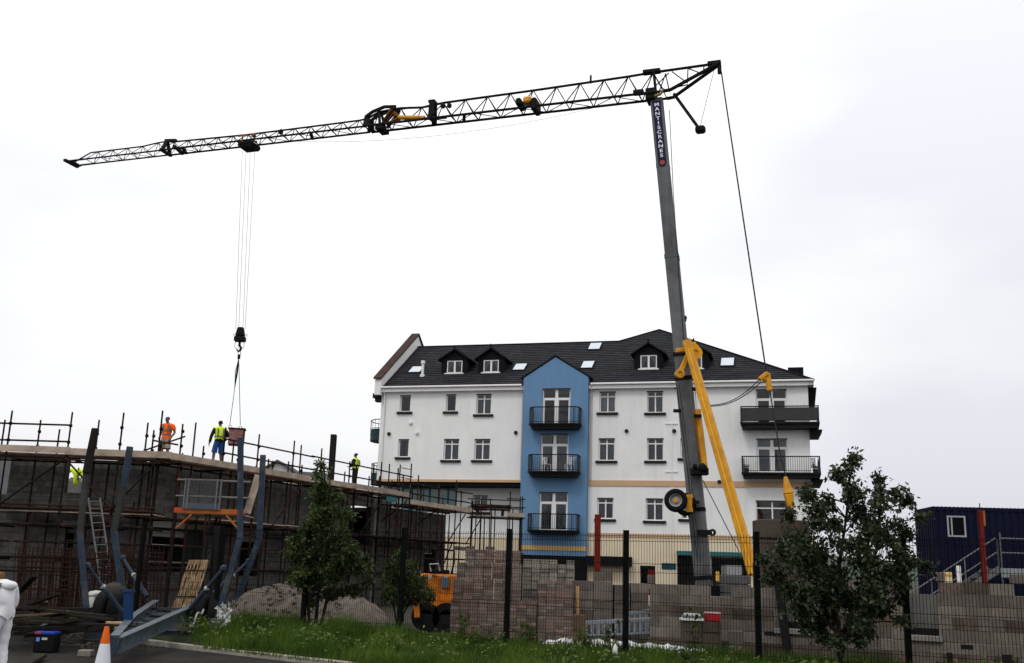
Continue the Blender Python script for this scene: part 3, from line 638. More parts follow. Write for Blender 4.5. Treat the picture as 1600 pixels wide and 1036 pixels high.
blockme = unitbox('block', blockM)
def put_blocks(blocks, parent, me, mat, thick=.10, gap=.012, name='block', lim=300, proud=.0):
    blocks.sort(key=lambda q: (q[0].pt((q[1][0]+q[1][1])/2,0,0)-CC).length + (4 if q[1][3] < 1.2 else 0)); rest = MB()
    for i,(F,c) in enumerate(blocks):
        j = random.uniform(-.004,.004)+proud
        if i < lim:
            ctr = F.pt((c[0]+c[1])/2, -thick/2+j, (c[2]+c[3])/2); R = MX((F.u, -F.n, UPZ)).transposed().to_4x4()
            mw = MX.Translation(ctr) @ R @ MX.Diagonal((c[1]-c[0]-gap, thick, c[3]-c[2]-gap, 1)); link(name, me, parent, mw=mw)
        else: rest.fbox(F, c[0]+gap/2, c[1]-gap/2, j, -thick+j, c[2]+gap/2, c[3]-gap/2)
    if rest.v: rest.build(name+'work', mat, parent, kind='stuff')
put_blocks(blocks, bld, blockme, blockM)
mb = MB()
for c in cells(0,WF1.len,0,5.0,op1): mb.fbox(WF1,c[0],c[1],-.012,-.22,c[2],c[3])
for c in cells(.0,uS,0,5.0,op2): mb.fbox(WF2,c[0],c[1],-.012,-.22,c[2],c[3])
for c in cells(uS,WF2.len,0,H2b,op2): mb.fbox(WF2,c[0],c[1],-.012,-.22,c[2],c[3])
mb.build('mortar_core', mortarM, bld)
poly = [W0+V((.1,.3,0)), WC+V((0,.35,0)), W2+V((-.4,-.1,0)), W2+V((-11,5,0)), W0+V((-6,6,0))]
MB().prism([p+UPZ*2.55 for p in poly], (0,0,.22)).build('floor_slab', concM, bld)
MB().prism([SF2.pt(2.2,-1.75,4.62),SF2.pt(uS-.1,-1.75,4.62),SF2.pt(uS-.1,-9,4.62),SF2.pt(4.5,-9,4.62)],(0,0,.2)).build('shading_slab', concM, bld)  # slab added over the open upper storey to keep its openings dark
MB().prism([SF2.pt(uS,-1.75,4.35),SF2.pt(SF2.len-.1,-1.75,4.35),SF2.pt(SF2.len-.1,-9,4.35),SF2.pt(uS,-9,4.35)],(0,0,.2)).build('shading_slab', concM, bld)  # lower part of the added darkening slab
mb = MB(); mb.bar(SF2.pt(3,-8.8,3.7),SF2.pt(SF2.len,-8.8,3.7),.2,1.85); mb.bar(SF2.pt(SF2.len-.2,-1.8,3.68),SF2.pt(SF2.len-.2,-8.7,3.68),.2,1.82)  # upper rear and end walls, added to darken the openings
for a,b in ((2,3),(3,4),(4,0)): mb.bar(poly[a]+UPZ*1.27,poly[b]+UPZ*1.27,.2,2.54)
a = P(24,760,39.5); b = P(230,760,40.5); mb.bar(V((a.x,39.5,3.7)),V((b.x,41,3.7)),.2,1.85)
a = SF2.pt(6,-6,0); b = SF2.pt(20,-6,0); mb.bar(a+UPZ*3.7,b+UPZ*3.7,.2,1.9)
mb.build('inner_wall', M('inner_block',(.14,.135,.125),.95,var=.3,vs=3,bump=.3), bld)
o = wrect(WF2,582,770,589,905); MB().fbox(WF2,o[0],o[1],.05,-.25,0,H2a).build('pale_pier', concM, bld)
for F,ops in ((WF1,op1[2:3]),(WF2,op2[:5])):
    for q in ops: MB().fbox(F,q[0]-.15,q[1]+.15,.015,-.1,q[3]+.003,q[3]+.21).build('lintel', concM, bld)
q = op2[0]; MB().fbox(WF2,q[0]-.1,q[1]+.1,.06,-.1,q[2]+.28,q[2]+.34).build('sill', concM, bld)
MB().fbox(WF2,(q[0]*.3+q[1]*.7),q[1]-.02,-.12,-.16,q[2],q[3]-.01).build('boarding', M('grey_board',(.02,.021,.023),.8), bld)
# steel stanchion standing up through the roof
c0 = P(519,765,48); c1 = P(518.5,679,48); t = thing('steel_stanchion', V((c0.x,48,2.77)), 'dark steel column standing up through the scaffold walkway behind the leafy tree', 'column')
mb = MB(); xx = (c0.x+c1.x)/2; zt = c1.z
mb.box((xx-.13,47.86,2.78),(xx+.13,47.88,zt)); mb.box((xx-.13,48.12,2.78),(xx+.13,48.14,zt)); mb.build('flange', darkmet, t); MB().box((xx-.012,47.88,2.78),(xx+.012,48.12,zt)).build('web', galv, t); MB().box((xx-.2,47.8,2.77),(xx+.2,48.2,2.79)).build('base_plate', darkmet, t)

# ------------------------------------------------------------------ scaffolds
galvD = M('dull_galvanised',(.13,.13,.135),.6,metal=.3,var=.25,vs=6)
TR = .031
def standard(t, p, zt, z0=0, mat=None):
    mb = MB(); a = V((p.x,p.y,z0)); b = V((p.x+random.uniform(-.02,.02),p.y,zt)); mb.tube(a,b,TR,8)
    o = mb.build('standard', mat or (tuberust if random.random() < .3 else tubeM), t, smooth=True); return o
_cm = MB().blob((0,0,0),(.068,.068,.075),1,.15).mesh('coupler', tubeM)
def coup(t, p): link('coupler', _cm, t, mw=MX.Translation(p))
def rail(t, a, b, name='ledger', mat=None, r=TR): return MB().tube(a,b,r,8).build(name, mat or (tuberust if random.random() < .35 else tubeM), t, smooth=True)
def deck(t, F, u0, u1, z, vin=-1.25, vout=0, toe=True, ln=3.9):
    n = 5; wd = (vout-vin)/n; u = u0
    while u < u1-.1:
        e = min(u+ln,u1)
        for i in range(n):
            dz = random.uniform(-.012,.012); MB().fbox(F,u+.01,e-.01,vin+wd*(i+1)-.008,vin+wd*i+.008,z-.038+dz,z+dz).build('board', boardM, t)
        if toe:
            d2 = random.uniform(-.02,.02); MB().fbox(F,u-.1,e+.05,vout+.075+random.uniform(0,.01),vout+.037,z+d2,z+.215+d2).build('toe_board', boardM, t)
        u = e
sc1 = thing('front_scaffold', S0.lerp(S1,.5), 'rusty tube scaffold with boarded walkway in front of the left block wall', 'scaffold')
outs = [SF1.pix(px,712)[0] for px in (-75,9,104,185,247)]; cm = MB()
for i,u in enumerate(outs):
    p = SF1.pt(u,.0,0); standard(sc1,p,(6.45,6.42,6.45,6.5,6.62)[i], mat=tubeM); pi = SF1.pt(u+.5 if i < 4 else u-.55,-1.2,0); standard(sc1,pi,(6.2,6.3,6.38,6.35,6.1)[i])
    for z in (4.98,3.3,2.75,1.7): rail(sc1,SF1.pt(u+.05,.08,z-.06),SF1.pt(u+.05,-1.3,z-.06),'transom')
    for z in (6.0,5.45,4.98,3.35,2.75,2.2): coup(sc1,p+UPZ*z)
    for z in (5.9,5.4): coup(sc1,pi+UPZ*z)
for z in (6.0,5.45): rail(sc1,SF1.pt(outs[0]-.2,-.05,z-.02),SF1.pt(outs[2]+.02,-.05,z+.02),'guardrail',tubeM)
for z,mt in ((4.93,None),(4.86,tuberust),(3.38,tuberust),(3.27,tuberust),(2.75,None),(2.2,None)): rail(sc1,SF1.pt(outs[0]-.3,.05,z),SF1.pt(outs[4]+.1,.05,z),'ledger',mt)
for z in (4.9,3.3,1.7): rail(sc1,SF1.pt(outs[0]-.3,-1.25,z),SF1.pt(outs[4]-.3,-1.25,z),'ledger')
rail(sc1,SF1.pt(outs[2],.1,.2),SF1.pt(outs[3],.1,3.2),'brace'); rail(sc1,SF1.pt(outs[0],.1,2.4),SF1.pt(outs[1]+.3,.1,.3),'brace',tuberust)
deck(sc1, SF1, outs[0]-.4, SF1.len+.3, DK, ln=4.1)
for i in range(len(outs)-1):          # intermediate uprights, lower lift boards and braces
    um_ = (outs[i]+outs[i+1])/2; standard(sc1,SF1.pt(um_,-.12,0),3.3+random.uniform(0,.3)); standard(sc1,SF1.pt(um_+.2,-1.15,0),random.choice((4.9,6.0,6.25)))
    rail(sc1,SF1.pt(outs[i],.09,3.3 if i%2 else 4.9),SF1.pt(outs[i+1],.09,4.9 if i%2 else 3.3),'brace')
deck(sc1, SF1, outs[1], outs[3], 3.2, vin=-1.25, toe=False); deck(sc1, SF1, outs[3]+.2, SF1.len, 3.2, vin=-1.25, toe=False)
for z in (1.25,.7): rail(sc1,SF1.pt(outs[0]-.3,.05,z),SF1.pt(outs[3]+.1,.05,z+.05),'ledger')
sc2 = thing('side_scaffold', S1.lerp(S2,.4), 'long rusty scaffold with guardrails receding along the right side of the block building', 'scaffold')
cm = MB(); u = .9; k = 0
while u < SF2.len+.1:
    d = DK if u < uS else DK2; p = SF2.pt(u,0,0); pi = SF2.pt(u+.35,-1.2,0)
    standard(sc2,p,d+random.uniform(1.1,1.6)); standard(sc2,pi,d+random.uniform(.75,1.25))
    for z in (d-.06,3.1,1.5): rail(sc2,SF2.pt(u+.06,.1,z-.05),SF2.pt(u+.06,-1.3,z-.05),'transom')
    for z in (d+1.0,d+.5,d-.07,3.1,1.5): coup(sc2,p+UPZ*z)
    coup(sc2,pi+UPZ*(d+.55)); u += 2.0 if k%2 else 2.25; k += 1
for ua_,ub_,d in ((3.1,uS,DK),(uS,SF2.len,DK2)):
    uu = ua_
    while uu < ub_-.1:
        e = min(uu+5.6,ub_)
        for z in (1.0,.5): rail(sc2,SF2.pt(uu-.1,.05+random.uniform(0,.03),d+z+random.uniform(-.03,.03)),SF2.pt(e+.1,.05,d+z+random.uniform(-.03,.03)),'guardrail')
        uu = e
for z0,ua_,ub_ in ((DK-.07,0,uS),(DK2-.07,uS-.5,SF2.len),(3.1,0,SF2.len),(1.5,0,SF2.len)):
    rail(sc2,SF2.pt(ua_,.05,z0),SF2.pt(ub_,.05,z0)); rail(sc2,SF2.pt(ua_,-1.25,z0),SF2.pt(ub_,-1.25,z0))
for u0 in (2.5,8.8,15,19.5): rail(sc2,SF2.pt(u0,.09,.2),SF2.pt(u0+2.2,.09,3.0),'brace')
for u0 in (6,10.5,16.5,20): rail(sc2,SF2.pt(u0,-.05,4.6),SF2.pt(u0+.1,-1.15,3.9),'brace')
a = P(225,704,34.9); b = P(289,682,34.2); rail(sc2,a,b,'loose_tube',tubeM,.03); a = P(238,688,34.3); b = P(278,695,34.9); rail(sc2,a,b,'loose_tube',tubeM)
pass; deck(sc2, SF2, .1, uS, DK); deck(sc2, SF2, uS, SF2.len, DK2)
deck(sc2, SF2, 3.2, 8.0, 3.22, vin=-1.25, vout=.1, toe=False); deck(sc2, SF2, 8.2, SF2.len, 3.12, vin=-1.25, vout=0, toe=False)
uu = 1.9
while uu < SF2.len:
    standard(sc2,SF2.pt(uu,-.3,0),random.choice((5.7,6.1,6.5)) if uu < uS else random.choice((5.3,5.6,5.9))); standard(sc2,SF2.pt(uu+.5,-1.22,0),random.choice((5.5,5.9,6.2)) if uu < uS else random.choice((4.6,5.5)))
    rail(sc2,SF2.pt(uu,.1,3.1),SF2.pt(uu+1.9,.1,4.9 if uu < uS-2 else 4.6),'brace'); uu += 2.15
for u0 in (0,9,18): rail(sc2,SF2.pt(u0,.06,2.2),SF2.pt(min(u0+7,SF2.len),.06,2.25)); rail(sc2,SF2.pt(u0,.06,.8),SF2.pt(min(u0+7,SF2.len),.06,.8))
# access tower where the walkway steps down
for du,dv,zt in ((-1.1,.05,1.75),(-1.0,-.6,1.8),(-.1,.1,1.9),(-.05,-.65,1.7)): standard(sc2,SF2.pt(uS+du,dv,0),DK2+zt)
for z in (.25,.7,1.15,1.6): rail(sc2,SF2.pt(uS-1.1,.1,DK2+z),SF2.pt(uS-.1,.1,DK2+z),'rung',None,.018)
for i in range(9): rail(sc2,SF2.pt(uS-.55,.15,.4+i*.42),SF2.pt(uS-.1,.15,.4+i*.42),'rung',None,.016)
MB().fbox(SF2,uS-2.2,uS-1.2,.04,-.02,DK-.35,DK+.25).build('teal_board', teal, sc2)
# end scaffold next to the apartments
E1 = P(817,806,56.6); EF = Fr((S2.x+.05,S2.y+.1),(E1.x,E1.y)); sc3 = thing('end_scaffold', EF.pt(1,0,0), 'short scaffold tower with boarded platform at the far end beside the blue bay', 'scaffold')
cm = MB(); dz = DK2-.12
for i,u in enumerate((.05,.55,1.1,2.1,EF.len-.05)):
    standard(sc3,EF.pt(min(u+.28,EF.len),-.7,0),dz+random.uniform(-.1,.6))
    p = EF.pt(u,0,0); standard(sc3,p,dz+(.75,.9,.65,1.35,1.1)[i]); standard(sc3,EF.pt(u+.1,-1.3,0),dz+(.9,.6,1.0,.7,1.2)[i])
    for z in (dz+.5,dz-.1,2.65): coup(sc3,p+UPZ*z)
    rail(sc3,EF.pt(u,.1,dz-.1),EF.pt(u,-1.4,dz-.1),'transom')
pass
for z in (dz+.5,dz+.95,dz-.08,2.68,2.5): rail(sc3,EF.pt(-.1 if z < dz+.6 else 1.9,.05,z),EF.pt(EF.len+.1,.05,z),'guardrail'); rail(sc3,EF.pt(-.1,-1.3,z),EF.pt(EF.len+.1,-1.3,z),'guardrail')
deck(sc3, EF, 0, EF.len, dz, vin=-1.4, toe=False)
MB().fbox(EF,EF.len-.85,EF.len+.1,.06,.02,dz,dz+.2).build('toe_board', boardM, sc3)
tb = thing('tube_stack', EF.pt(1,-.4,dz), 'stack of dark scaffold tubes lying on the far end platform', 'tubes')
for r in range(3):
    for i in range(5): MB().tube(EF.pt(.1+.03*i,-.2-.06*i,dz+.05+.11*r+.3),EF.pt(2.1+.04*r,-.2-.06*i,dz+.05+.11*r+.3),.045,6).build('tube', tubeM, tb)
for u in (.35,1.7): MB().fbox(EF,u,u+.1,-.1,-.55,dz,dz+.3).build('bearer', timberdk, tb)
# loading bay
la = P(272,800,32.3); lb = P(381,800,32.3); LF = Fr((la.x,la.y),(lb.x,lb.y+.1)); ld = thing('loading_bay', LF.pt(1,-.6,0), 'scaffold loading bay with orange edge board and grey mesh gate', 'scaffold')
zb = la.z; wl = LF.len
for u in (.05,wl*.45,wl*.5,wl-.05):
    for v in (-.05,-1.5): standard(ld,LF.pt(u,v,0),zb+(.1 if u in (wl*.45,wl*.5) else 1.25))
MB().fbox(LF,0,wl,.03,-.02,zb-.02,zb+.14).build('orange_edge_board', orangeM, ld); 
MB().fbox(LF,-.005,.35,.036,.03,zb,zb+.12).build('red_end', M('red_paint',(.42,.06,.02),.7), ld); MB().fbox(LF,wl-.35,wl+.005,.036,.03,zb,zb+.12).build('red_end', M('red_paint'), ld)
for i in range(7): MB().fbox(LF,.02,wl-.02,-.04-.22*i,-.24-.22*i,zb-.05,zb-.01).build('board', boardM, ld)
for z in (.5,1.0): rail(ld,LF.pt(0,0,zb+z),LF.pt(wl+.1,0,zb+z),'guardrail',galvD)
for u,s in ((.1,1),(wl-.1,-1)): MB().bar(LF.pt(u,0,zb-.5),LF.pt(u+s*.45,0,zb-.05),.07,.05).build('bracket', orangeM, ld)
g0,g1 = .28,1.38; mb = MB()
for u in (g0,g0+.1,g1-.12,g1): mb.fbox(LF,u-.02,u+.02,.09,.05,zb+.1,zb+1.05)
mb.fbox(LF,g0+.02,g1-.02,.085,.055,zb+1.0,zb+1.04); o = mb.build('gate_frame', galvD, ld)
mb = MB()
for i in range(22): mb.fbox(LF,g0+.05+i*.046,g0+.056+i*.046,.075,.069,zb+.3,zb+1.0)
for i in range(16): mb.fbox(LF,g0,g1,.078,.072,zb+.3+i*.045,zb+.306+i*.045)
mb.build('gate_mesh', galvD, o); MB().fbox(LF,g0,g1,.082,.06,zb+.11,zb+.29).build('kick_plate', M('grey_plate',(.07,.085,.105),.7), o)
MB().bar(P(341,822,32.0),P(338,965,32.0),.2,.2).build('black_prop', darkmet, ld); MB().bar(P(404,742,32.6),P(386,802,32.6),.22,.06).build('leaning_plank', boardM, ld)
# ladder
ld_ = thing('ladder', P(160,930,32.6), 'thin aluminium ladder leaning on the scaffold behind the blue posts', 'ladder')
la0,la1 = P(138,778,33.2),P(156,905,32.4); lb0,lb1 = P(156,778,33.2),P(174,903,32.4)
for a,b in ((la0,la1),(lb0,lb1)): MB().bar(a,b,.03,.05).build('stile', galvD, ld_)
for i in range(11): MB().tube(la0.lerp(la1,(i+.5)/11),lb0.lerp(lb1,(i+.5)/11),.014,6).build('rung', galvD, ld_)
# ------------------------------------------------------------------ tower crane
J0 = P(1015,151,33); ZJ = J0.z; J1 = PZ(115,255,ZJ); JF = Fr((J1.x,J1.y),(J0.x,J0.y)); LJ = JF.len
mast0 = P(1099,905,33); mast1 = P(1026,156,33); md = (mast1-mast0).normalized(); g0 = mast0-md*(mast0.z/md.z)
crane = thing('tower_crane', g0, 'self-erecting tower crane with grey mast, black lattice jib and yellow strut', 'crane')
fn = V((-math.sin(math.radians(14)),-math.cos(math.radians(14)),0)); fn = (fn-md*fn.dot(md)).normalized(); mx_ = md.cross(fn).normalized()
if mx_.x < 0: mx_ = -mx_
def mp_(t, a=0, b=0): return g0+md*t+mx_*a+fn*b          # along mast, to the right, out of its front face
LM = (mast1-g0).length
tsp = (P(1071,592,33)-g0).dot(md); tsp2 = (P(1052,402,33)-g0).dot(md)
def mastbox(t0,t1,wd,name,mat,bev=.03):
    mb = MB(); h = wd/2; mb.hexa([mp_(t0,-h,h),mp_(t0,h,h),mp_(t0,h,-h),mp_(t0,-h,-h),mp_(t1,-h,h),mp_(t1,h,h),mp_(t1,h,-h),mp_(t1,-h,-h)]); return mb.build(name, mat, crane, bevel=bev)
lower = mastbox(.4,tsp,.52,'lower_mast',craneG); mid = mastbox(tsp,tsp2,.46,'middle_mast',craneG); upper = mastbox(tsp2,LM,.44,'upper_mast',craneG)
for t,wd,m_ in ((tsp-.06,.57,lower),(tsp+.75,.51,mid),(tsp2-.05,.48,mid),(tsp2+3.2,.455,upper),(tsp-4.3,.56,lower),(tsp-6.4,.56,lower)):
    mb = MB(); h = wd/2; mb.hexa([mp_(t,-h,h),mp_(t,h,h),mp_(t,h,-h),mp_(t,-h,-h),mp_(t+.12,-h,h),mp_(t+.12,h,h),mp_(t+.12,h,-h),mp_(t+.12,-h,-h)]); mb.build('mast_collar', craneG if wd < .5 else craneK, m_)
for s in (-1,1): mb = MB(); mb.bar(mp_(.6,s*.19,.265),mp_(tsp-.2,s*.19,.265),.05,.02,up=fn); mb.build('mast_rib', craneG, lower)
mb = MB(); mb.bar(mp_(.6,.265,.0),mp_(tsp-.2,.265,.0),.02,.2,up=fn); mb.build('mast_rib', galv, lower)
# lettering plate
tl0 = (P(1036,264,33)-g0).dot(md); tl1 = (P(1026,160,33)-g0).dot(md); hw = .135; fo = .223; mb = MB(); ring = []
for i in range(9): q = math.pi*i/8; ring.append(mp_(tl0+hw-hw*math.sin(q),-hw*math.cos(q),fo))
pts = [mp_(tl1-.05,hw,fo),mp_(tl1-.05,-hw,fo)]+ring; mb.prism(pts, fn*.012); plate = mb.build('name_plate', M('navy_plate',(.010,.012,.05),.5), crane)
def letter(ch, c, size, mat, parent):
    cu = bpy.data.curves.new('letter','FONT'); cu.body = ch; cu.size = size; cu.align_x = 'CENTER'; cu.align_y = 'CENTER'; cu.extrude = .004; cu.offset = .004
    o = bpy.data.objects.new('letter', cu); COL.objects.link(o); bpy.context.view_layer.update()
    me = bpy.data.meshes.new_from_object(o.evaluated_get(bpy.context.evaluated_depsgraph_get())); bpy.data.objects.remove(o); me.materials.append(mat)
    for p in me.polygons: p.material_index = 0
    mw = MX((mx_,md,fn)).transposed().to_4x4(); mw = mw @ MX.Diagonal((1.3,1,1,1)); mw.translation = c; return link('letter', me, parent, mw=mw)
word = 'MANTISCRANES'; step = (tl1-tl0-.42)/12
for i,ch in enumerate(word): letter(ch, mp_(tl1-.14-step*(i+.3),0,fo+.018), step*.98, M('white_letter',(.75,.75,.78),.5), plate)
MB().lathe(mp_(tl0+.15,0,fo+.013), fn, [(.0,.006),(.05,.006),(.05,.012),(.085,.012),(.085,0)], 16).build('round_emblem', M('red_emblem',(.35,.08,.05),.5), plate)
# jib
HW = .30
def uz(px,py,v=0): return JF.pix(px,py,v)
top_px = [(138,239),(222,229),(256,221),(268,222),(382,211),(450,202.5),(571,187),(600,171),(625,169),(660,168),(676,163),(840,140.5),(1000,117),(1022,113)]
topc = [uz(*q) for q in top_px]
def ztop(u):
    for a,b in zip(topc,topc[1:]):
        if a[0] <= u <= b[0]: return a[1]+(b[1]-a[1])*(u-a[0])/(b[0]-a[0])
    return topc[-1][1] if u > topc[0][0] else topc[0][1]
uH = uz(575,204)[0]; uF = uz(259,240)[0]; uTip = uz(140,253)[0]
def section(name, u0, u1, n, r, hw, label):
    mb = MB()
    for s in (-1,1): mb.path([JF.pt(u0,s*hw,ZJ),JF.pt(u1,s*hw,ZJ)],r,6)
    us = [u0+(u1-u0)*(i+.5)/n for i in range(n)]; mb.path([JF.pt(u,0,ztop(u)) for u in [u0+.02]+us+[u1-.02]],r*.95,6)
    o = mb.build(name, craneK, crane, smooth=True, label=label); rb = r*.45
    for i in range(n):
        a = u0+(u1-u0)*i/n; b = u0+(u1-u0)*(i+1)/n; tp = JF.pt(us[i],0,ztop(us[i]))
        for s in (-1,1):
            MB().tube(JF.pt(a,s*hw,ZJ),tp,rb,5).build('lattice_bar', craneK, o); MB().tube(JF.pt(b,s*hw,ZJ),tp,rb*.9,5).build('lattice_bar', craneK, o)
        s = 1 if i%2 else -1
        MB().tube(JF.pt(a,s*hw,ZJ),JF.pt(b,-s*hw,ZJ),rb*.8,5).build('lattice_bar', craneK, o); MB().tube(JF.pt(a,-hw,ZJ),JF.pt(a,hw,ZJ),rb,5).build('lattice_bar', craneK, o)
    return o
sA = section('inner_jib_section', uH, uz(1040,148)[0], 13, .048, HW, 'deepest lattice section nearest the mast')
sB = section('middle_jib_section', uF, uH-.05, 13, .040, HW*.92, 'shallower middle lattice section')
sC = section('outer_jib_section', uTip, uF-.05, 5, .034, HW*.85, 'slim end lattice section')
mb = MB(); mb.tube(JF.pt(uTip,0,ztop(uTip+.1)),JF.pt(.05,0,ZJ+.05),.03,6)
for s in (-1,1): mb.tube(JF.pt(uTip,s*HW*.85,ZJ),JF.pt(-.1,s*HW*.85,ZJ),.04,6)
mb.build('jib_nose', craneK, crane, smooth=True); mb = MB(); mb.bar(JF.pt(-.12,-HW-.1,ZJ+.0),JF.pt(-.12,HW+.1,ZJ),.14,.1); mb.bar(JF.pt(.1,-HW,ZJ-.02),JF.pt(.1,HW,ZJ-.02),.1,.06); mb.build('end_stop', craneK, crane)
mb = MB()      # fold frame between outer and middle sections
for s in (-1,1): mb.bar(JF.pt(uF,s*HW*.9,ZJ-.02),JF.pt(uF,0,ztop(uF)+.08),.13,.08)
mb.bar(JF.pt(uF,-HW-.05,ZJ),JF.pt(uF,HW+.05,ZJ),.14,.1); mb.bar(JF.pt(uF-.1,0,ztop(uF)+.05),JF.pt(uF+.45,0,ztop(uF)+.0),.12,.12); mb.bar(JF.pt(uF+.6,-HW,ZJ),JF.pt(uF+.6,HW,ZJ+.1),.1,.12); mb.build('fold_frame', craneK, crane)
mb = MB()      # hinge frame and ram in mid jib
fr = [uz(572,202),(uz(575,186)),uz(586,178),uz(604,170.5),uz(622,170)]
for s in (-1,1):
    for a,b in zip(fr,fr[1:]): mb.bar(JF.pt(a[0],s*.2,a[1]),JF.pt(b[0],s*.2,b[1]),.09,.1)
    mb.bar(JF.pt(uz(576,203)[0],s*.26,ZJ),JF.pt(uz(577,185)[0],s*.16,uz(577,185)[1]),.22,.07); mb.bar(JF.pt(uz(598,200)[0],s*.26,ZJ),JF.pt(uz(594,175)[0],s*.1,uz(594,175)[1]),.1,.1)
    mb.bar(JF.pt(uz(601,199)[0],s*.2,ZJ+.05),JF.pt(uz(620,172)[0],s*.2,uz(620,172)[1]),.12,.08); MB().bar(JF.pt(uz(675,197)[0],s*.2,ZJ),JF.pt(uz(677,163)[0],s*.12,uz(677,163)[1]+.1),.2,.1).build('hinge_post', craneK, crane)
a = uz(643,168); b = uz(612,172); mb.bar(JF.pt(a[0],0,a[1]),JF.pt(b[0],0,b[1]),.06,.06); mb.bar(JF.pt(uz(597,204)[0],-.32,ZJ-.1),JF.pt(uz(597,204)[0],.32,ZJ-.1),.3,.15); MB().bar(JF.pt(uz(676,165)[0],-.15,uz(676,163)[1]+.08),JF.pt(uz(676,165)[0],.15,uz(676,163)[1]+.08),.26,.1).build('hinge_post', craneK, crane)
mb.build('hinge_frame', craneK, crane)
dkor = M('worn_orange_steel',(.22,.08,.012),.6,var=.3)
a = uz(627,187.5); b = uz(667,188); o = MB().tube(JF.pt(a[0],.22,a[1]),JF.pt(b[0],.22,b[1]),.085,10).build('jib_ram', craneY, crane, smooth=True); MB().tube(JF.pt(a[0],.22,a[1]),JF.pt(a[0]-.5,.22,a[1]-.18),.04,8).build('ram_rod', dkor, o)
for q,r_ in (((604,190),(615,172)),((604,193),(618,178)),((616,176),(630,188)),((606,196),(628,190)),((668,188),(700,186))):
    a = uz(*q); b = uz(*r_); MB().bar(JF.pt(a[0],.15,a[1]),JF.pt(b[0],.15,b[1]),.09,.09).build('ram_link', dkor, crane)
# slewing winch on the jib
a = uz(828,165); mb = MB(); c = JF.pt(a[0],.25,a[1]); mb.fbox(JF,a[0]-.15,a[0]+.13,.42,-.1,a[1]-.06,a[1]+.2); o = mb.build('winch_motor', craneY, crane, bevel=.06)
mb = MB(); mb.fbox(JF,a[0]+.15,a[0]+.36,.42,-.25,a[1]-.35,a[1]+.12); mb.fbox(JF,a[0]-.42,a[0]-.22,.45,-.2,a[1]-.12,a[1]+.16); mb.build('winch_drum', craneK, o, bevel=.05)
mb = MB(); a = uz(923,126); mb.bar(JF.pt(a[0],0,a[1]-.1),JF.pt(a[0],0,a[1]+.2),.07,.07); mb.build('rope_bracket', craneK, crane)
for px,py in ((440,207),(693,166),(703,166)): a = uz(px,py); MB().blob(JF.pt(a[0],.05,a[1]),(.11,.08,.13),1).build('sheave', craneK, crane)
for px,py in ((284,236),(482,217),(720,191)): a = uz(px,py); MB().bar(JF.pt(a[0],-HW,ZJ),JF.pt(a[0]+.25,HW,ZJ),.12,.08).build('cross_plate', craneK, crane)
# head: slewing joint, rear frame
h0 = uz(1022,113); mb = MB()
mb.fbox(JF,uz(1005,115)[0],uz(1032,112)[0],.12,-.12,h0[1]-.04,h0[1]+.1); mb.bar(JF.pt(h0[0],.1,h0[1]),mast1+UPZ*.0,.09,.09)
q0 = uz(1000,142); mb.fbox(JF,q0[0]-.18,q0[0]+.18,.36,.1,ZJ+.02,ZJ+.16); mb.fbox(JF,uz(1013,150)[0]-.05,uz(1025,150)[0],.3,-.3,ZJ-.22,ZJ+.2); mb.build('slewing_head', craneK, crane, bevel=.02)
mb = MB(); mb.path([JF.pt(uz(1020,150)[0],.2,ZJ-.12),JF.pt(uz(1034,150)[0],.3,ZJ-.1),JF.pt(uz(1040,147)[0],.3,ZJ+.08)],.06,6); mb.build('head_pin', M('brass_pin',(.25,.19,.07),.6), crane)
uT, zT = uz(1122,99); uTb = uz(1050,150)[0]; mb = MB(); mb.path([JF.pt(h0[0],0,h0[1]),JF.pt(uT,0,zT)],.05,6)
for s in (-1,1): mb.path([JF.pt(uz(1040,148)[0],s*HW,ZJ),JF.pt(uTb,s*HW,ZJ+.02),JF.pt(uT,s*.06,zT-.04)],.065,6)
rear = mb.build('rear_frame', craneK, crane, smooth=True)
for (pa,pb) in (((1040,115),(1047,146)),((1040,115),(1030,148)),((1050,112),(1075,132)),((1075,107),(1075,132)),((1075,107),(1098,118)),((1075,132),(1053,140)),((1100,103),(1100,116)),((1045,114),(1022,140))):
    a = uz(*pa); b = uz(*pb); MB().tube(JF.pt(a[0],0,a[1]),JF.pt(b[0],.12,b[1]),.022,5).build('lattice_bar', craneK, rear)
mb = MB(); mb.fbox(JF,uT-.36,uT+.1,.1,-.1,zT-.06,zT+.09); mb.fbox(JF,uT-.02,uT+.11,.07,-.07,zT-.40,zT-.05); mb.build('rear_sheave_block', craneK, crane, bevel=.02)
a = uz(1053,151); b = uz(1093,202); MB().bar(JF.pt(a[0],0,ZJ),JF.pt(b[0],0,b[1]),.1,.1).build('hanging_strut', craneK, crane); MB().fbox(JF,b[0]-.14,b[0]+.2,.15,-.15,b[1]-.14,b[1]+.1).build('sheave_box', craneK, crane, bevel=.06)
def rope(pts, r=.012, name='rope', mat=None, parent=None, n=6): return MB().path(pts, r, n).build(name, mat or ropeM, parent or crane, smooth=True)
a = uz(1117,104); rope([JF.pt(a[0],0,a[1]),JF.pt(b[0],0,b[1])],.009)
pen0 = JF.pt(uT+.1,0,zT-.3); YP = pen0.y-.6; pe = P(1197,580,YP); rope([pen0,pe],.024,'pendant_rope')
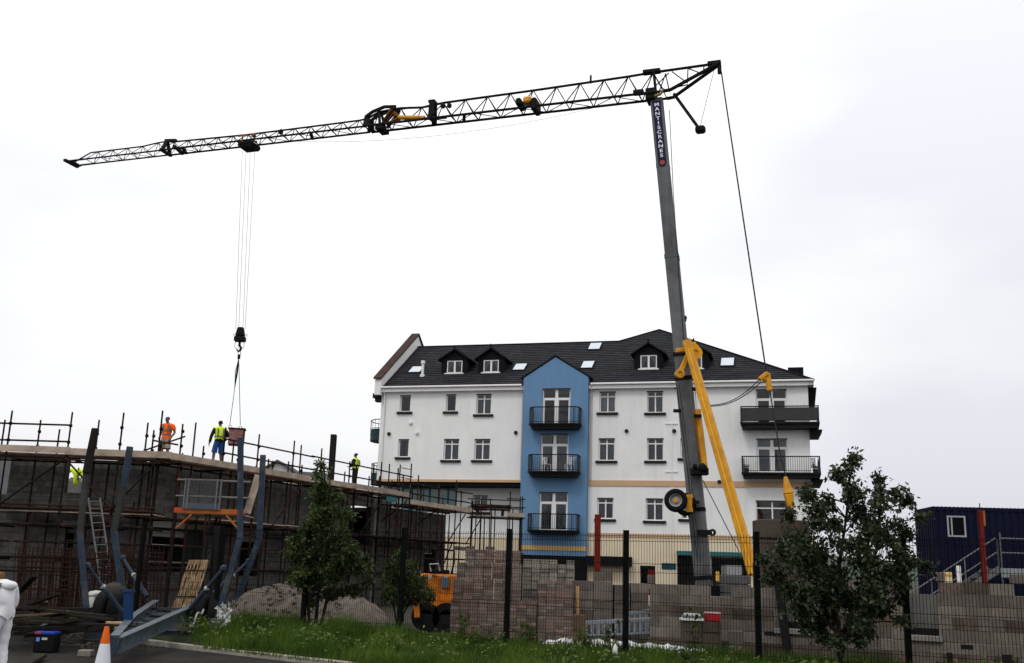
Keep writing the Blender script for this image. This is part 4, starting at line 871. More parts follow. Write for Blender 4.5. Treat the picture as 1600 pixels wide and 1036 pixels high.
# yellow rope fittings
fy = MB(); A = P(1199,583,YP); B = P(1186,593,YP); C = P(1203,611,YP); fy.bar(A,B,.22,.14); fy.bar(A,C,.16,.14); fy.blob(P(1195,592,YP),(.13,.1,.13),1,.05); fy.build('yellow_rope_socket', craneY, crane, bevel=.03)
pend = P(1228,745,YP-.4); rope([C,P(1206,630,YP),P(1211,660,YP-.1),P(1218,705,YP-.2),pend],.020,'pendant_rope')
mb = MB(); mb.bar(P(1227,745,YP-.4),P(1232,772,YP-.5),.10,.1,None,.28,.2); mb.bar(P(1232,772,YP-.5),P(1236,796,YP-.5),.28,.2,None,.14,.12); mb.build('yellow_rope_socket', craneY, crane, bevel=.02); rope([P(1236,796,YP-.5),P(1246,890,YP-.8)],.02,'pendant_rope')
for off in (0,6):
    pts = []
    for i in range(13):
        t = i/12; px = 1186-t*76+off*(1-t)*.4; py = 593+off*.7+(40-off*.4)*(1-(1-t)**2.1); pts.append(P(px,py,YP+.5*t))
    rope(pts,.015,'slack_cable')
rope([P(1046,172,32.7),P(1052,300,32.7),P(1060,420,32.7),P(1068,530,32.7)],.012); rope([P(1057,600,32.6),P(1075,740,32.6),P(1090,880,32.4)],.014); rope([P(1061,600,32.6),P(1079,740,32.6),P(1094,880,32.4)],.010); rope([P(1098,750,32.6),P(1155,862,31.8)],.014)
for px,py in ((1059,402),(1060,407),(1070,500),(1071,497)): q = P(px,py,32.8); MB().blob(q,(.06,.06,.09),1).build('cable_clip', craneK, crane)
# long sagging control cable under the jib
pts = []
for i in range(17):
    t = i/16; u = uz(948,165)[0]*(1-t)+uz(452,222)[0]*t; pts.append(JF.pt(u,0,ZJ-.12-.85*4*t*(1-t)*.55))
rope(pts,.006,'control_cable')
# yellow strut, ram, linkage
ya, yb = P(1073,532,32.2), P(1178,897,30.9); mb = MB(); d = (yb-ya).normalized(); up_ = (V((-.55,-1,.1))-d*V((-.55,-1,.1)).dot(d)).normalized(); mb.bar(ya,yb,.26,.2,up=up_,w2=.32,h2=.26); strut = mb.build('yellow_strut', craneY, crane, bevel=.025)
mb = MB(); mb.bar(ya+d*.3+up_*.105,yb+up_*.135,.03,.02,up=up_); mb.build('strut_highlight', M('pale_yellow',(.75,.42,.06),.5), strut)  # pale strip paints the highlight along the strut's edge
def eye(px,py,Y,r,mat=None,nm='pivot_eye'): return MB().lathe(P(px,py,Y)-V((0,-.12,0)), (0,-1,0), [(.0,0),(r,0),(r,.24),(r*.45,.24),(r*.45,.2),(0,.2)], 16).build(nm, mat or craneY, crane, smooth=True)
eye(1062,584,32.4,.15); eye(1086,552,32.2,.22); eye(1084,546,32.3,.17); MB().bar(P(1062,584,32.42),P(1076,552,32.42),.16,.12).build('link_arm', craneY, crane, bevel=.02); MB().bar(P(1056,548,32.5),P(1082,546,32.5),.14,.14).build('link_arm', craneY, crane, bevel=.02)
MB().bar(P(1086,556,32.5),P(1082,535,32.5),.2,.14).build('link_arm', craneY, crane, bevel=.02)
a, b, c = P(1086.5,556,32.75), P(1090,640,32.7), P(1102,742,32.6)
o = MB().tube(b,c,.11,12).build('ram_cylinder', craneY, crane, smooth=True); MB().tube(a,b,.055,10).build('ram_rod', chrome, o, smooth=True); MB().tube(b+V((-.11,-.02,0)),c+V((-.09,-.02,.1)),.05,8).build('ram_pipe', dkor, o, smooth=True)
mb = MB(); mb.bar(P(1080,737,32.5),P(1106,737,32.5),.35,.22); mb.blob(P(1098,731,32.35),(.17,.14,.17),1,.05); mb.blob(P(1086,729,32.35),(.1,.1,.12),1,.05); mb.build('ram_bracket', craneK, crane, bevel=.02)
mb = MB(); q = P(1104,832,32.6); mb.bar(P(1090,832,32.65),P(1112,832,32.65),.14,.16); mb.lathe(P(1113,832,32.7)-V((0,-.07,0)),(0,-1,0),[(.11,0),(.11,.14),(.05,.14),(.05,0),(.11,0)],12); mb.build('towing_lug', craneK, crane)
mb = MB(); 
for px,py in ((1087,608),(1090,650),(1058,642)): q = P(px,py,32.5); mb.bar(q-V((.12,0,0)),q+V((.12,0,0)),.1,.1)
mb.build('rope_guide', craneK, crane)
# travelling wheels folded up on the mast
def wheel(px,py,Y,r,ax,nm='road_wheel'):
    c = P(px,py,Y); ax = V(ax).normalized(); o = MB().lathe(c, ax, [(r*.56,-.13),(r*.85,-.14),(r*.97,-.11),(r,-.06),(r,.06),(r*.97,.11),(r*.85,.14),(r*.56,.13),(r*.56,-.13)], 28).build(nm, rubber, crane, smooth=True)
    MB().lathe(c, ax, [(0,.04),(r*.16,.05),(r*.18,.0),(r*.42,-.02),(r*.5,.10),(r*.58,.12),(r*.58,-.1),(0,-.1)], 24).build('wheel_rim', galv, o, smooth=True); MB().lathe(c, ax, [(0,.09),(r*.2,.09),(r*.22,.02),(0,.02)], 12).build('wheel_hub', craneY, o); return o
wheel(1056,782,32.2,.36,(-.25,-1,.05)); wheel(1071,788,32.9,.36,(-.25,-1,.05))
mb = MB(); mb.bar(P(1077,775,32.3),P(1077,797,32.3),.16,.1); mb.bar(P(1072,776,32.3),P(1082,775,32.3),.12,.12); mb.bar(P(1072,797,32.3),P(1082,797,32.3),.12,.12); mb.build('wheel_bracket', craneY, crane)
MB().bar(P(1062,783,32.5),P(1092,785,32.6),.1,.1).build('axle', craneK, crane)
# chassis and counterweights behind the yard wall
mb = MB(); mb.box((g0.x-1.6,31.6,.35),(g0.x+2.6,34.2,.75)); mb.box((g0.x-.5,32.5,.75),(g0.x+.5,33.5,1.5))
for sx in (-1.9,2.9):
    for sy in (31.4,34.4): mb.bar(V((g0.x+(.3 if sx > 0 else -.3),33,.55)),V((g0.x+sx,sy,.4)),.25,.25); mb.lathe((g0.x+sx,sy,0),(0,0,1),[(0,.02),(.3,.02),(.3,.06),(.08,.1),(.08,.4),(0,.4)],14)
mb.build('chassis', craneK, crane)
for i in range(4):
    z = .76+i*.27; c0 = P(1128,905,32.2); MB().box((c0.x,31.9,z),(c0.x+.82,33.1,z+.255)).build('counterweight', M('grey_weight',(.085,.085,.085),.8,var=.2,rnd=.2), crane, bevel=.02)
c0 = P(1132,888,33.4); MB().box((c0.x,33.15,.76),(c0.x+.5,33.9,c0.z+.1)).build('grey_cabinet', galv, crane)
MB().bar(P(1121,893,31.8),P(1121,908,31.8),.09,.06).build('yellow_marker', M('pale_yellow'), crane)
# trolley, hoist ropes, hook block
ut = uz(389,231)[0]; mb = MB(); mb.fbox(JF,ut-.3,ut+.3,.34,-.34,ZJ-.16,ZJ-.06); mb.hexa([JF.pt(ut-.28,.3,ZJ-.27),JF.pt(ut+.28,.3,ZJ-.27),JF.pt(ut+.28,-.3,ZJ-.27),JF.pt(ut-.28,-.3,ZJ-.27),JF.pt(ut-.34,.32,ZJ-.16),JF.pt(ut+.34,.32,ZJ-.16),JF.pt(ut+.34,-.32,ZJ-.16),JF.pt(ut-.34,-.32,ZJ-.16)])
trol = mb.build('trolley', craneK, crane); mb = MB()
for s in (-1,1): mb.path([JF.pt(ut-.3,s*.36,ZJ+.16),JF.pt(ut-.05,s*.3,ZJ+.22),JF.pt(ut+.15,s*.3,ZJ+.16)],.035,6); mb.bar(JF.pt(ut-.1,s*.36,ZJ-.1),JF.pt(ut-.1,s*.36,ZJ+.16),.06,.04)
mb.blob(JF.pt(ut+.3,.2,ZJ+.2),(.1,.1,.1),1); mb.build('trolley_wheels', dkor, trol)
YH = JF.pt(ut,0,0).y
hk = [P(368.5,514,YH),P(373,514,YH-.15),P(379.5,514,YH+.15),P(383,514,YH)]
for (px),h in zip((378.5,384.5,391,398),hk): rope([JF.pt(uz(px,236)[0],0,ZJ-.3),h],.0075,'hoist_rope')
hb = thing('hook_block', P(375,548,YH), 'black crane hook block hanging on four thin hoist ropes', 'hook')
mb = MB(); c = P(375.5,521,YH); mb.hexa([c+V((-.18,-.1,-.1)),c+V((.18,-.1,-.1)),c+V((.18,.1,-.1)),c+V((-.18,.1,-.1)),c+V((-.11,-.09,.24)),c+V((.11,-.09,.24)),c+V((.11,.09,.24)),c+V((-.11,.09,.24))]); mb.build('sheave_housing', craneK, hb, bevel=.03)
c = P(375,530,YH); MB().box(c-V((.21,.13,.1)),c+V((.21,.13,.1))).build('ballast', craneK, hb, bevel=.03)
mb = MB(); z = .28
mb.path([c+V((-.17,0,-.08)),c+V((-.18,0,-.3)),c+V((-.12,0,-.38)),c+V((.12,0,-.38)),c+V((.18,0,-.3)),c+V((.17,0,-.08))],.013,6); mb.build('guard_frame', galv, hb)
mb = MB(); mb.path([c+V((0,0,-.1)),c+V((0,0,-.25)),c+V((.07,0,-.33)),c+V((.05,0,-.44)),c+V((-.04,0,-.47)),c+V((-.09,0,-.4))],[.05,.05,.045,.045,.035,.02],8); mb.build('hook', craneK, hb, smooth=True)
mb = MB(); 
for s in (-1,1): mb.path([c+V((s*.12,0,.15)),c+V((s*.24,0,.2)),c+V((s*.27,0,.17)),c+V((s*.24,0,.13)),c+V((s*.12,0,.12))],.012,5)
mb.build('rope_loop', galv, hb)
# sling and skip
sl0 = P(373.5,556,YH); e1 = P(359,664,YH); e2 = P(375.5,664,YH)
sg = thing('lifting_sling', sl0, 'chain sling with hanging slack running from the hook down to the skip', 'sling')
MB().path([sl0+V((.05*math.cos(q),0,.1+.07*math.sin(q))) for q in [i*math.pi/5 for i in range(10)]],.016,6,closed=True).build('ring', galv, sg)
mb = MB(); mb.bar(sl0+UPZ*.05,sl0-UPZ*.12,.09,.07); mb.build('sling_head', craneK, sg)
for e_ in (e1,e2): rope([sl0-UPZ*.1,e_],.013,'sling_leg',parent=sg)
for dx in (-.05,-.01,.04): rope([sl0-UPZ*.1,sl0+V((dx-.03,0,-.6)),sl0+V((-.05,.02*dx,-1.25)),sl0+V((dx*.3-.02,.03,-.5)),sl0-UPZ*.12],.016,'slack_chain',parent=sg)
sk = thing('brick_skip', P(370,693,YH), 'small red and grey steel skip hanging at deck level beside the man in blue shorts', 'skip')
k0 = P(357.5,668,YH); wd_ = .58; hs = .60; R_ = V((.985,.17,0)); Q_ = V((-.17,.985,0))
def kq(x,y,z): return V((k0.x,k0.y,k0.z))+R_*x+Q_*y+UPZ*z
redbox = M('pale_red_skip',(.22,.085,.075),.8,var=.3,vs=9,col2=(.20,.16,.15),mix2=(.45,.6),s2=6)
for nm,a,b in (('front_panel',(0,0),(wd_,0)),('rear_panel',(0,.5),(wd_,.5))): MB().hexa([kq(a[0]+.03,a[1],-hs),kq(b[0]-.03,b[1],-hs),kq(b[0]-.03,b[1]+.02,-hs),kq(a[0]+.03,a[1]+.02,-hs),kq(a[0]+.03,a[1],-.04),kq(b[0]-.03,b[1],-.04),kq(b[0]-.03,b[1]+.02,-.04),kq(a[0]+.03,a[1]+.02,-.04)]).build(nm, redbox, sk)
for x in (0.012,wd_-.03): MB().hexa([kq(x,.03,-hs),kq(x+.02,.03,-hs),kq(x+.02,.49,-hs),kq(x,.49,-hs),kq(x,.03,-.04),kq(x+.02,.03,-.04),kq(x+.02,.49,-.04),kq(x,.49,-.04)]).build('side_panel', redbox, sk)
mb = MB()
for a,b in (((0,0),(wd_,0)),((0,.52),(wd_,.52)),((0,0),(0,.52)),((wd_,0),(wd_,.52))): mb.bar(kq(*a,-.02),kq(*b,-.02),.05,.05)
mb.bar(kq(wd_,-.02,-hs),kq(wd_,-.02,0),.05,.05); mb.build('rim', craneK, sk); MB().hexa([kq(.02,.02,-hs-.03),kq(wd_-.02,.02,-hs-.03),kq(wd_-.02,.5,-hs-.03),kq(.02,.5,-hs-.03),kq(.02,.02,-hs),kq(wd_-.02,.02,-hs),kq(wd_-.02,.5,-hs),kq(.02,.5,-hs)]).build('floor_plate', craneK, sk)
for x in (.05,.42): MB().path([kq(x+.06*math.cos(q),.02,.03+.05*math.sin(q)) for q in [i*math.pi/5 for i in range(10)]],.014,5,closed=True).build('lifting_eye', galv, sk)
alumD = M('dull_aluminium',(.17,.185,.205),.5,metal=.3,var=.2,vs=6)
# ------------------------------------------------------------------ yard behind the fence
# fence
fe = thing('mesh_fence', fence_pt(1), 'dark welded mesh security fence with square posts in front of the yard', 'fence')
FH = 2.53
for k in range(-3,6):
    p = fence_pt(k); d = fence_pt(k+1)-p; d.normalize(); nrm = V((d.y,-d.x,0)); mb = MB(); mb.bar(V((p.x,p.y,-.1)),V((p.x,p.y,FH+.04)),.10,.07,up=nrm); o = mb.build('post', fenceM, fe)
    MB().bar(V((p.x,p.y,FH+.042)),V((p.x,p.y,FH+.055)),.11,.08,up=nrm).build('post_cap', fenceM, o)
    if k < 5:
        q = fence_pt(k+1); L_ = (q-p).length; mb = MB(); zs = [.16,.42,.50,.58,1.10,1.18,1.26,1.80,1.88,1.96,2.38,2.44,FH]
        off = {.50:.035,1.18:.035,1.88:.035,2.44:.03}; n = int(L_/.0535)
        for i in range(1,n):
            c = p+d*(L_*i/n); mb.path([V((c.x,c.y,z))+nrm*(.045+off.get(z,0)) for z in zs], 0.0046, 4, caps=False)
        for z in (.17,.42,.58,1.10,1.26,1.80,1.96,2.38,2.48): a = p+nrm*.05; b = q+nrm*.05; mb.tube(V((a.x,a.y,z)),V((b.x,b.y,z)),.0065,4,caps=False)
        mb.build('mesh_panel', fenceM, fe)
# brick packs
brickme = unitbox('brick', brickM); yblockme = unitbox('block', yblock); stoneme = unitbox('stone', stoneM)
def pack(x0,x1,Y,z0,z1,dep,label,me,mat,bl,bh,name='brick_pack',piece='brick',jit=.004,cat='bricks',group='brick packs stacked behind the fence',rot=0,skipf=0):
    a = P(x0,900,Y); b = P(x1,900,Y); F = Fr((a.x,Y),(b.x,Y+rot)); t = thing(name, F.pt(F.len/2,-dep/2,z0), label, cat, group)
    rows = max(1,round((z1-z0)/bh)); h = (z1-z0)/rows; ragged = piece == 'block' or z1 > 2
    MB().fbox(F,.012,F.len-.012,-.06,-dep+.012,z0+.004,z1-.006-(h if ragged else 0)).build('core', mat, t); R = MX((F.u,-F.n,UPZ)).transposed().to_4x4()
    n = max(1,round(F.len/bl)); w_ = F.len/n
    for r in range(rows):
        for i in range(n):
            if (skipf and random.random() < skipf) or (ragged and r == rows-1 and random.random() < .3): continue
            j = random.uniform(-jit,jit); link(piece, me, t, mw=MX.Translation(F.pt((i+.5)*w_,-.05+j,z0+(r+.5)*h))@R@MX.Diagonal((w_-.008-random.uniform(0,jit),.1,h-.007,1)))
    return t
for (x0,xm,x1,z0,z1) in ((706,775,840,0,.55),(706,778,840,.555,1.09),(708,772,815,1.095,1.55),(713,768,815,1.555,1.91),(726,772,813,1.915,2.28)):
    w_ = ('ground','second','third','fourth','top')[(0,1,2,3,4)[[0,.555,1.095,1.555,1.915].index(z0)]]
    pack(x0,xm,24.0,z0,z1,1.0,f'red brick pack, left of the pair in the {w_} tier of the tallest stack',brickme,brickM,.225,.072)
    pack(xm+.3,x1,24.0+.03,z0,z1,1.0,f'red brick pack, right of the pair in the {w_} tier of the tallest stack',brickme,brickM,.225,.072)
pack(841,896,24.1,0,.78,.9,'lower red brown brick pack right of the tallest brick stack',brickme,brickM,.225,.072)
pack(841,896,24.1,.785,1.55,.9,'upper red brown brick pack right of the tallest brick stack',brickme,brickM,.225,.072)
pack(817,898,25.6,0,2.05,1.0,'pile of pale rough stone blocks behind the brick packs',stoneme,stoneM,.2,.10,'stone_pile','stone',.02,'stones',None,skipf=.05)
for i,(x0,x1,zt) in enumerate(((897,958,1.80),(960,985,1.72),(986,1014,1.78))):
    pack(x0,x1,25.0,0,zt,1.0,('wide stack of grey concrete blocks left of the narrow gap, under the red column','narrow stack of grey concrete blocks in the middle of three','grey concrete block stack nearest the red door')[i],yblockme,yblock,.45,.225,'block_stack','block',.012,'blocks','grey block stacks in the yard',skipf=.0)
a = P(904,905,24.7); MB_t = tag(MB().bar(V((a.x,24.6,.1)),V((a.x-.02,24.75,1.45)),.07,.05).build('timber_post', M('fresh_timber',(.42,.27,.11),.9,var=.2)), 'thin fresh yellow timber batten standing against the grey block stacks', 'batten')
# low block walls of the next house
wp = P(1015,900,23.2); YF = Fr((wp.x,wp.y),(wp.x+.899*9.6,wp.y-.438*9.6)); yw = thing('yard_block_wall', YF.pt(4,0,0), 'low grey block wall with window gaps and pale sills behind the fence', 'wall')
yo = [wrect(YF,1214,905,1290,992), wrect(YF,1418,905,1465,1002)]; yo = [(o[0],o[1],o[2],3) for o in yo]; uM = YF.pix(1300,950)[0]
blocks = []; lay(YF,0,uM,0,1.575,yo); lay(YF,uM,YF.len,0,1.80,yo)
blocks = [q for q in blocks if not (q[1][3] > (1.5 if q[1][1] < uM+.1 else 1.75) and random.random() < .10)]
yblockme2 = unitbox('block', M('brown_yard_block',(.085,.066,.053),.95,var=.35,vs=5,bump=.4,bs=40,rnd=.35,streak=.25))
bA = [q for q in blocks if (int(q[1][2]/.225)*7)%3 != 1 or random.random() < .2]; bB = [q for q in blocks if q not in bA]
put_blocks(bA, yw, yblockme, yblock); put_blocks(bB, yw, yblockme2, yblock)
mb = MB()
for c in cells(0,uM,0,1.354,yo): mb.fbox(YF,c[0],c[1],-.012,-.2,c[2],c[3])
for c in cells(uM,YF.len,0,1.579,yo): mb.fbox(YF,c[0],c[1],-.012,-.2,c[2],c[3])
mb.build('mortar_core', M('yard_mortar',(.19,.17,.15),.95,var=.25,vs=4), yw)
for o in yo: MB().fbox(YF,o[0]-.06,o[1]+.06,.06,-.16,o[2]+.002,o[2]+.11).build('sill', concM, yw, bevel=.01); MB().fbox(YF,o[0]-.1,o[1]+.1,-.35,-.45,0,1.55).build('inner_leaf', M('inner_block'), yw); MB().fbox(YF,o[0]+.01,o[1]-.01,-.2,-.23,o[2]+.1,o[2]+.24).build('recess_shade_panel', darkmet, yw)  # the dark panel stands in for shade inside each opening
for px,py in ((1203,990),(1345,1004),(1511,1011)): u,z = YF.pix(px,py); MB().fbox(YF,u-.11,u+.11,.008,-.02,z-.04,z+.04).build('air_vent', darkmet, yw)
a = YF.pix(1213,898); b = YF.pix(1231,992); tag(MB().bar(YF.pt(b[0],.1,b[1]-.3),YF.pt(a[0],.02,a[1]+.25),.16,.12,up=YF.n).build('leaning_prop', darkmet), 'black steel prop leaning on the low block wall behind the right tree', 'prop')
# loose masonry on top of the wall ends
for px,py,s in ((1468,905,.18),(1590,897,.3),(1015,913,.12)):
    u,z = YF.pix(px,py); zt = 1.575 if px < 1300 else 1.80; tag(MB().fbox(YF,u-s/2,u+s/2,-.02,-.2,zt,zt+.18).build('loose_block', yblock, bevel=.01), {1468:'single block left on the wall top beneath the container window',1590:'single block on the wall top at the far right edge',1015:'small block on the wall end beside the red door'}[px], 'block')
# stacked brown precast units
for i,(y0,y1,x0) in enumerate(((843,878,1190),(811,842,1189))):
    a = P(x0,y1,26.5); b = P(1262,y0,26.5); z0 = a.z; z1 = P(1220,y0,26.5).z
    t = thing('precast_unit', V((a.x+.6,27,z0)), ('brown precast unit under another one behind the right tree','topmost brown precast unit behind the right tree, below the apartment window')[i], 'precast unit', 'stacked brown precast units')
    MB().box((a.x,26.5,z0+.01),(a.x+1.25,27.4,z1-.015)).build('slab', brownconc, t, bevel=.02); MB().box((a.x+.3,26.7,z1-.015),(a.x+.4,26.9,z1+.005)).build('lifting_lug', darkmet, t)
a = P(1190,878,26.5); t = thing('precast_unit', V((a.x+.6,27,0)), 'lowest tall brown precast unit standing on the ground behind the right tree', 'precast unit', 'stacked brown precast units')
MB().box((a.x-.02,26.5,0),(a.x+1.27,27.4,a.z)).build('slab', brownconc, t, bevel=.02); MB().box((a.x+.05,26.47,.5),(a.x+.2,26.5,.6)).build('lifting_lug', darkmet, t)
# red columns
def redcol(px,y0,Y,wd,label):
    a = P(px,y0,Y); t = thing('red_column', V((a.x,Y,0)), label, 'column'); mb = MB(); x_ = a.x; zt = a.z
    MB().box((x_-wd/2,Y-.06,0.02),(x_+wd/2,Y-.045,zt)).build('flange', redM, t); MB().box((x_-wd/2,Y+.045,.02),(x_+wd/2,Y+.06,zt)).build('flange', redM, t); MB().box((x_-.008,Y-.045,.02),(x_+.008,Y+.045,zt)).build('web', redM, t); MB().box((x_-wd,Y-.2,0),(x_+wd,Y+.2,.02)).build('base_plate', redM, t)
    return t,a
redcol(934,804,30,.17,'red oxide steel column in front of the cream wall beside the blue bay'); t,a = redcol(1531,797,28,.10,'red oxide steel column in front of the navy container')
MB().box((a.x+.052,27.95,a.z-.42),(a.x+.11,28.05,a.z-.02)).build('orange_tag', orangeM, t); MB().box((a.x-.01,27.98,a.z),(a.x+.01,28.0,a.z+.18)).build('top_pin', darkmet, t)
# digger / dumper
dg = P(680,960,30); dt = thing('orange_dumper', V((dg.x,30.4,0)), 'orange site dumper half hidden behind the small tree and the bricks', 'dumper')
orM = M('dumper_orange',(.60,.16,.010),.55,var=.3,vs=5,col2=(.16,.055,.015),mix2=(.46,.66)); X = lambda px: P(px,900,30).x; Z = lambda py: P(685,py,30).z
mb = MB(); mb.hexa([(X(661),30,Z(950)),(X(710),30,Z(950)),(X(710),31.2,Z(950)),(X(661),31.2,Z(950)),(X(656),29.9,Z(897)),(X(711),29.9,Z(897)),(X(711),31.3,Z(897)),(X(656),31.3,Z(897))]); mb.build('engine_cover', orM, dt, bevel=.05)
MB().box((X(650),29.85,Z(918)),(X(668),30.6,Z(906))).build('headlamp_bar', orM, dt, bevel=.03); MB().box((X(690),29.86,Z(918)),(X(702),29.9,Z(902))).build('grey_panel', M('grey_plate'), dt)
MB().bar(V((X(656),29.8,Z(966))),V((X(653),29.8,Z(932))),.16,.14).build('front_leg', orM, dt, bevel=.02); MB().box((X(662),30.0,Z(960)),(X(708),31.2,Z(950))).build('chassis', darkmet, dt)
for x_ in (668,700):
    for yy in (30.1,31.2): o = MB().lathe((X(x_),yy,.42),(0,-1,0),[(.2,-.14),(.4,-.14),(.42,0),(.4,.14),(.2,.14),(.2,-.14)],20).build('wheel', rubber, dt, smooth=True); MB().lathe((X(x_),yy,.42),(0,-1,0),[(0,.1),(.2,.1),(.2,-.1),(0,-.1)],14).build('rim', darkmet, o)
MB().box((X(668),30.3,Z(897)),(X(700),30.9,Z(890))).build('seat', rubber, dt, bevel=.03); MB().path([V((X(705),30.1,Z(897))),V((X(708),30.1,Z(878))),V((X(708),30.1,Z(860))),V((X(692),30.1,Z(858)))],.03,6).build('roll_bar', darkmet, dt); MB().path([V((X(672),30.2,Z(893))),V((X(670),30.2,Z(882))),V((X(684),30.2,Z(881))),V((X(686),30.2,Z(892)))],.025,6).build('grab_rail', galv, dt)
for x_ in (672,697): MB().lathe((X(x_),29.95,Z(902)),(0,-1,0),[(0,.05),(.05,.05),(.06,0)],10).build('lamp', galv, dt)
# white slab with polythene, aluminium staging, red box
ws = P(985,985,22.9); wq = [P(850,986,23.2),P(905,966,24.4),P(1120,968,23.6),P(1100,998,22.4),P(960,996,22.6)]
sl_ = MB(); nx, ny = 36, 12; A,B,C_,D_ = P(845,988,22.9),P(1110,997,21.2),P(1100,968,21.9),P(890,967,24.2)
for i in range(nx+1):
    for j in range(ny+1):
        t0,t1 = i/nx,j/ny; q = A.lerp(B,t0).lerp(D_.lerp(C_,t0),t1); z = .30+.05*math.sin(i*1.3+j*.9)*random.random()+.04*random.random()
        if i in (0,nx) or j in (0,): z = .24
        sl_.v.append((q.x,q.y,z))
for i in range(nx):
    for j in range(ny): a_ = i*(ny+1)+j; sl_.f.append((a_,a_+ny+1,a_+ny+2,a_+1)); sl_.mi.append(0)
tag(sl_.build('polythene_sheet', whiteM, smooth=True), 'crumpled white polythene sheet spread on the ground behind the fence', 'sheet')
st = thing('staging_stack', P(965,965,24), 'aluminium staging units with ribs stacked behind the fence', 'staging')
def ribbed(a,b,h,wd,n):
    a = V(a); b = V(b); d = (b-a); d.normalize(); nn = V((d.y,-d.x,0)); mb = MB()
    for s in (0,1):
        for z in (0,h): mb.bar(a+nn*-wd*s+UPZ*z,b+nn*-wd*s+UPZ*z,.05,.05)
    mb.build('rail', alumD, st); L_ = (b-a).length
    for i in range(n+1):
        c = a+d*L_*i/n; MB().bar(c+UPZ*.02,c+UPZ*(h-.02),.07,.03,up=nn).build('rib', alumD, st)
    MB().hexa([a+UPZ*(h+.026),b+UPZ*(h+.026),b-nn*wd+UPZ*(h+.026),a-nn*wd+UPZ*(h+.026),a+UPZ*(h+.04),b+UPZ*(h+.04),b-nn*wd+UPZ*(h+.04),a-nn*wd+UPZ*(h+.04)]).build('tread', alumD, st)
a = P(906,985,23.6); b = P(1028,972,23.5); ribbed((a.x,23.55,.40),(b.x,23.35,.55),.26,.5,13)
a = P(975,960,24.3); b = P(1018,955,24.2); ribbed((a.x,24.3,.50),(b.x,24.2,.60),.36,.4,5)
RY = 21.75; rb = P(1115,971,RY); zr0 = rb.z; zl0 = P(1115,957,RY).z
pl = thing('block_plinth', V((rb.x-.2,RY,0)), 'low brown block stack carrying the red tool box behind the fence', 'blocks')
F_ = Fr((P(1068,971,RY).x,RY),(P(1127,971,RY).x,RY)); n_ = 4; hh = zr0/n_
MB().fbox(F_,.01,F_.len-.01,-.1,-.38,0,zr0-.004).build('core', M('brown_yard_block'), pl)
for r in range(n_):
    for i in range(2): link('block', yblockme2, pl, mw=MX.Translation(F_.pt((i+.5)*F_.len/2,-.05+random.uniform(-.02,.02),(r+.5)*hh))@MX.Diagonal((F_.len/2-.015,.1,hh-.01,1)))
t = thing('red_box', V((rb.x,RY,zr0)), 'red tool box with pale lid standing on the low block stack', 'box'); MB().box((rb.x-.13,RY-.02,zr0+.002),(rb.x+.14,RY+.3,zl0-.03)).build('body', M('red_plastic',(.30,.018,.022),.5), t, bevel=.012); MB().box((rb.x-.135,RY-.025,zl0-.028),(rb.x+.145,RY+.305,zl0)).build('lid', M('pink_lid',(.5,.3,.3),.6), t)
a = P(1084,966,RY); t = thing('board_stack', V((a.x,RY,zr0)), 'low stack of white boards beside the red tool box', 'boards')
for i in range(3): MB().box((a.x-.24+.04*i,RY-.03,zr0+.004+i*.05),(a.x+.20-.04*(i%2),RY+.32,zr0+.048+i*.05)).build('board', whiteM if i%2 == 0 else alumD, t)
# gravel heap
gh = MB(); nx, ny = 60, 26; c0 = P(478,968,26.6)
for i in range(nx+1):
    for j in range(ny+1):
        s,t0 = i/nx*2-1, j/ny*2-1; x_ = c0.x+s*2.5; y_ = 26.8+t0*1.6; prof = max(0,1-(abs(s+.15)**1.6)*1.0-(t0*t0)*.9); prof += .35*max(0,1-((s-.62)/.3)**2-t0*t0)
        gh.v.append((x_,y_,-.02+1.3*prof**.85*(1+.06*math.sin(s*9)+.05*math.sin(s*17+t0*7))+random.uniform(-.03,.03)))
for i in range(nx):
    for j in range(ny): a_ = i*(ny+1)+j; gh.f.append((a_,a_+ny+1,a_+ny+2,a_+1)); gh.mi.append(0)
tag(gh.build('gravel_heap', gravelM), 'heap of grey gravel behind the fence and the leafy tree', 'gravel heap')
stn = MB()
for i in range(500):
    s,t0 = random.uniform(-.9,.95),random.uniform(-1,.3); x_ = c0.x+s*2.5; y_ = 26.8+t0*1.6; prof = max(0,1-(abs(s+.15)**1.6)-(t0*t0)*.9); r = random.uniform(.02,.07)
    if prof > .02: stn.blob((x_,y_,1.3*prof**.85),(r,r,r*.8),1,.25)
tag(stn.build('heap_stones', gravelM), 'loose stones lying on the gravel heap', 'stones', kind='stuff')
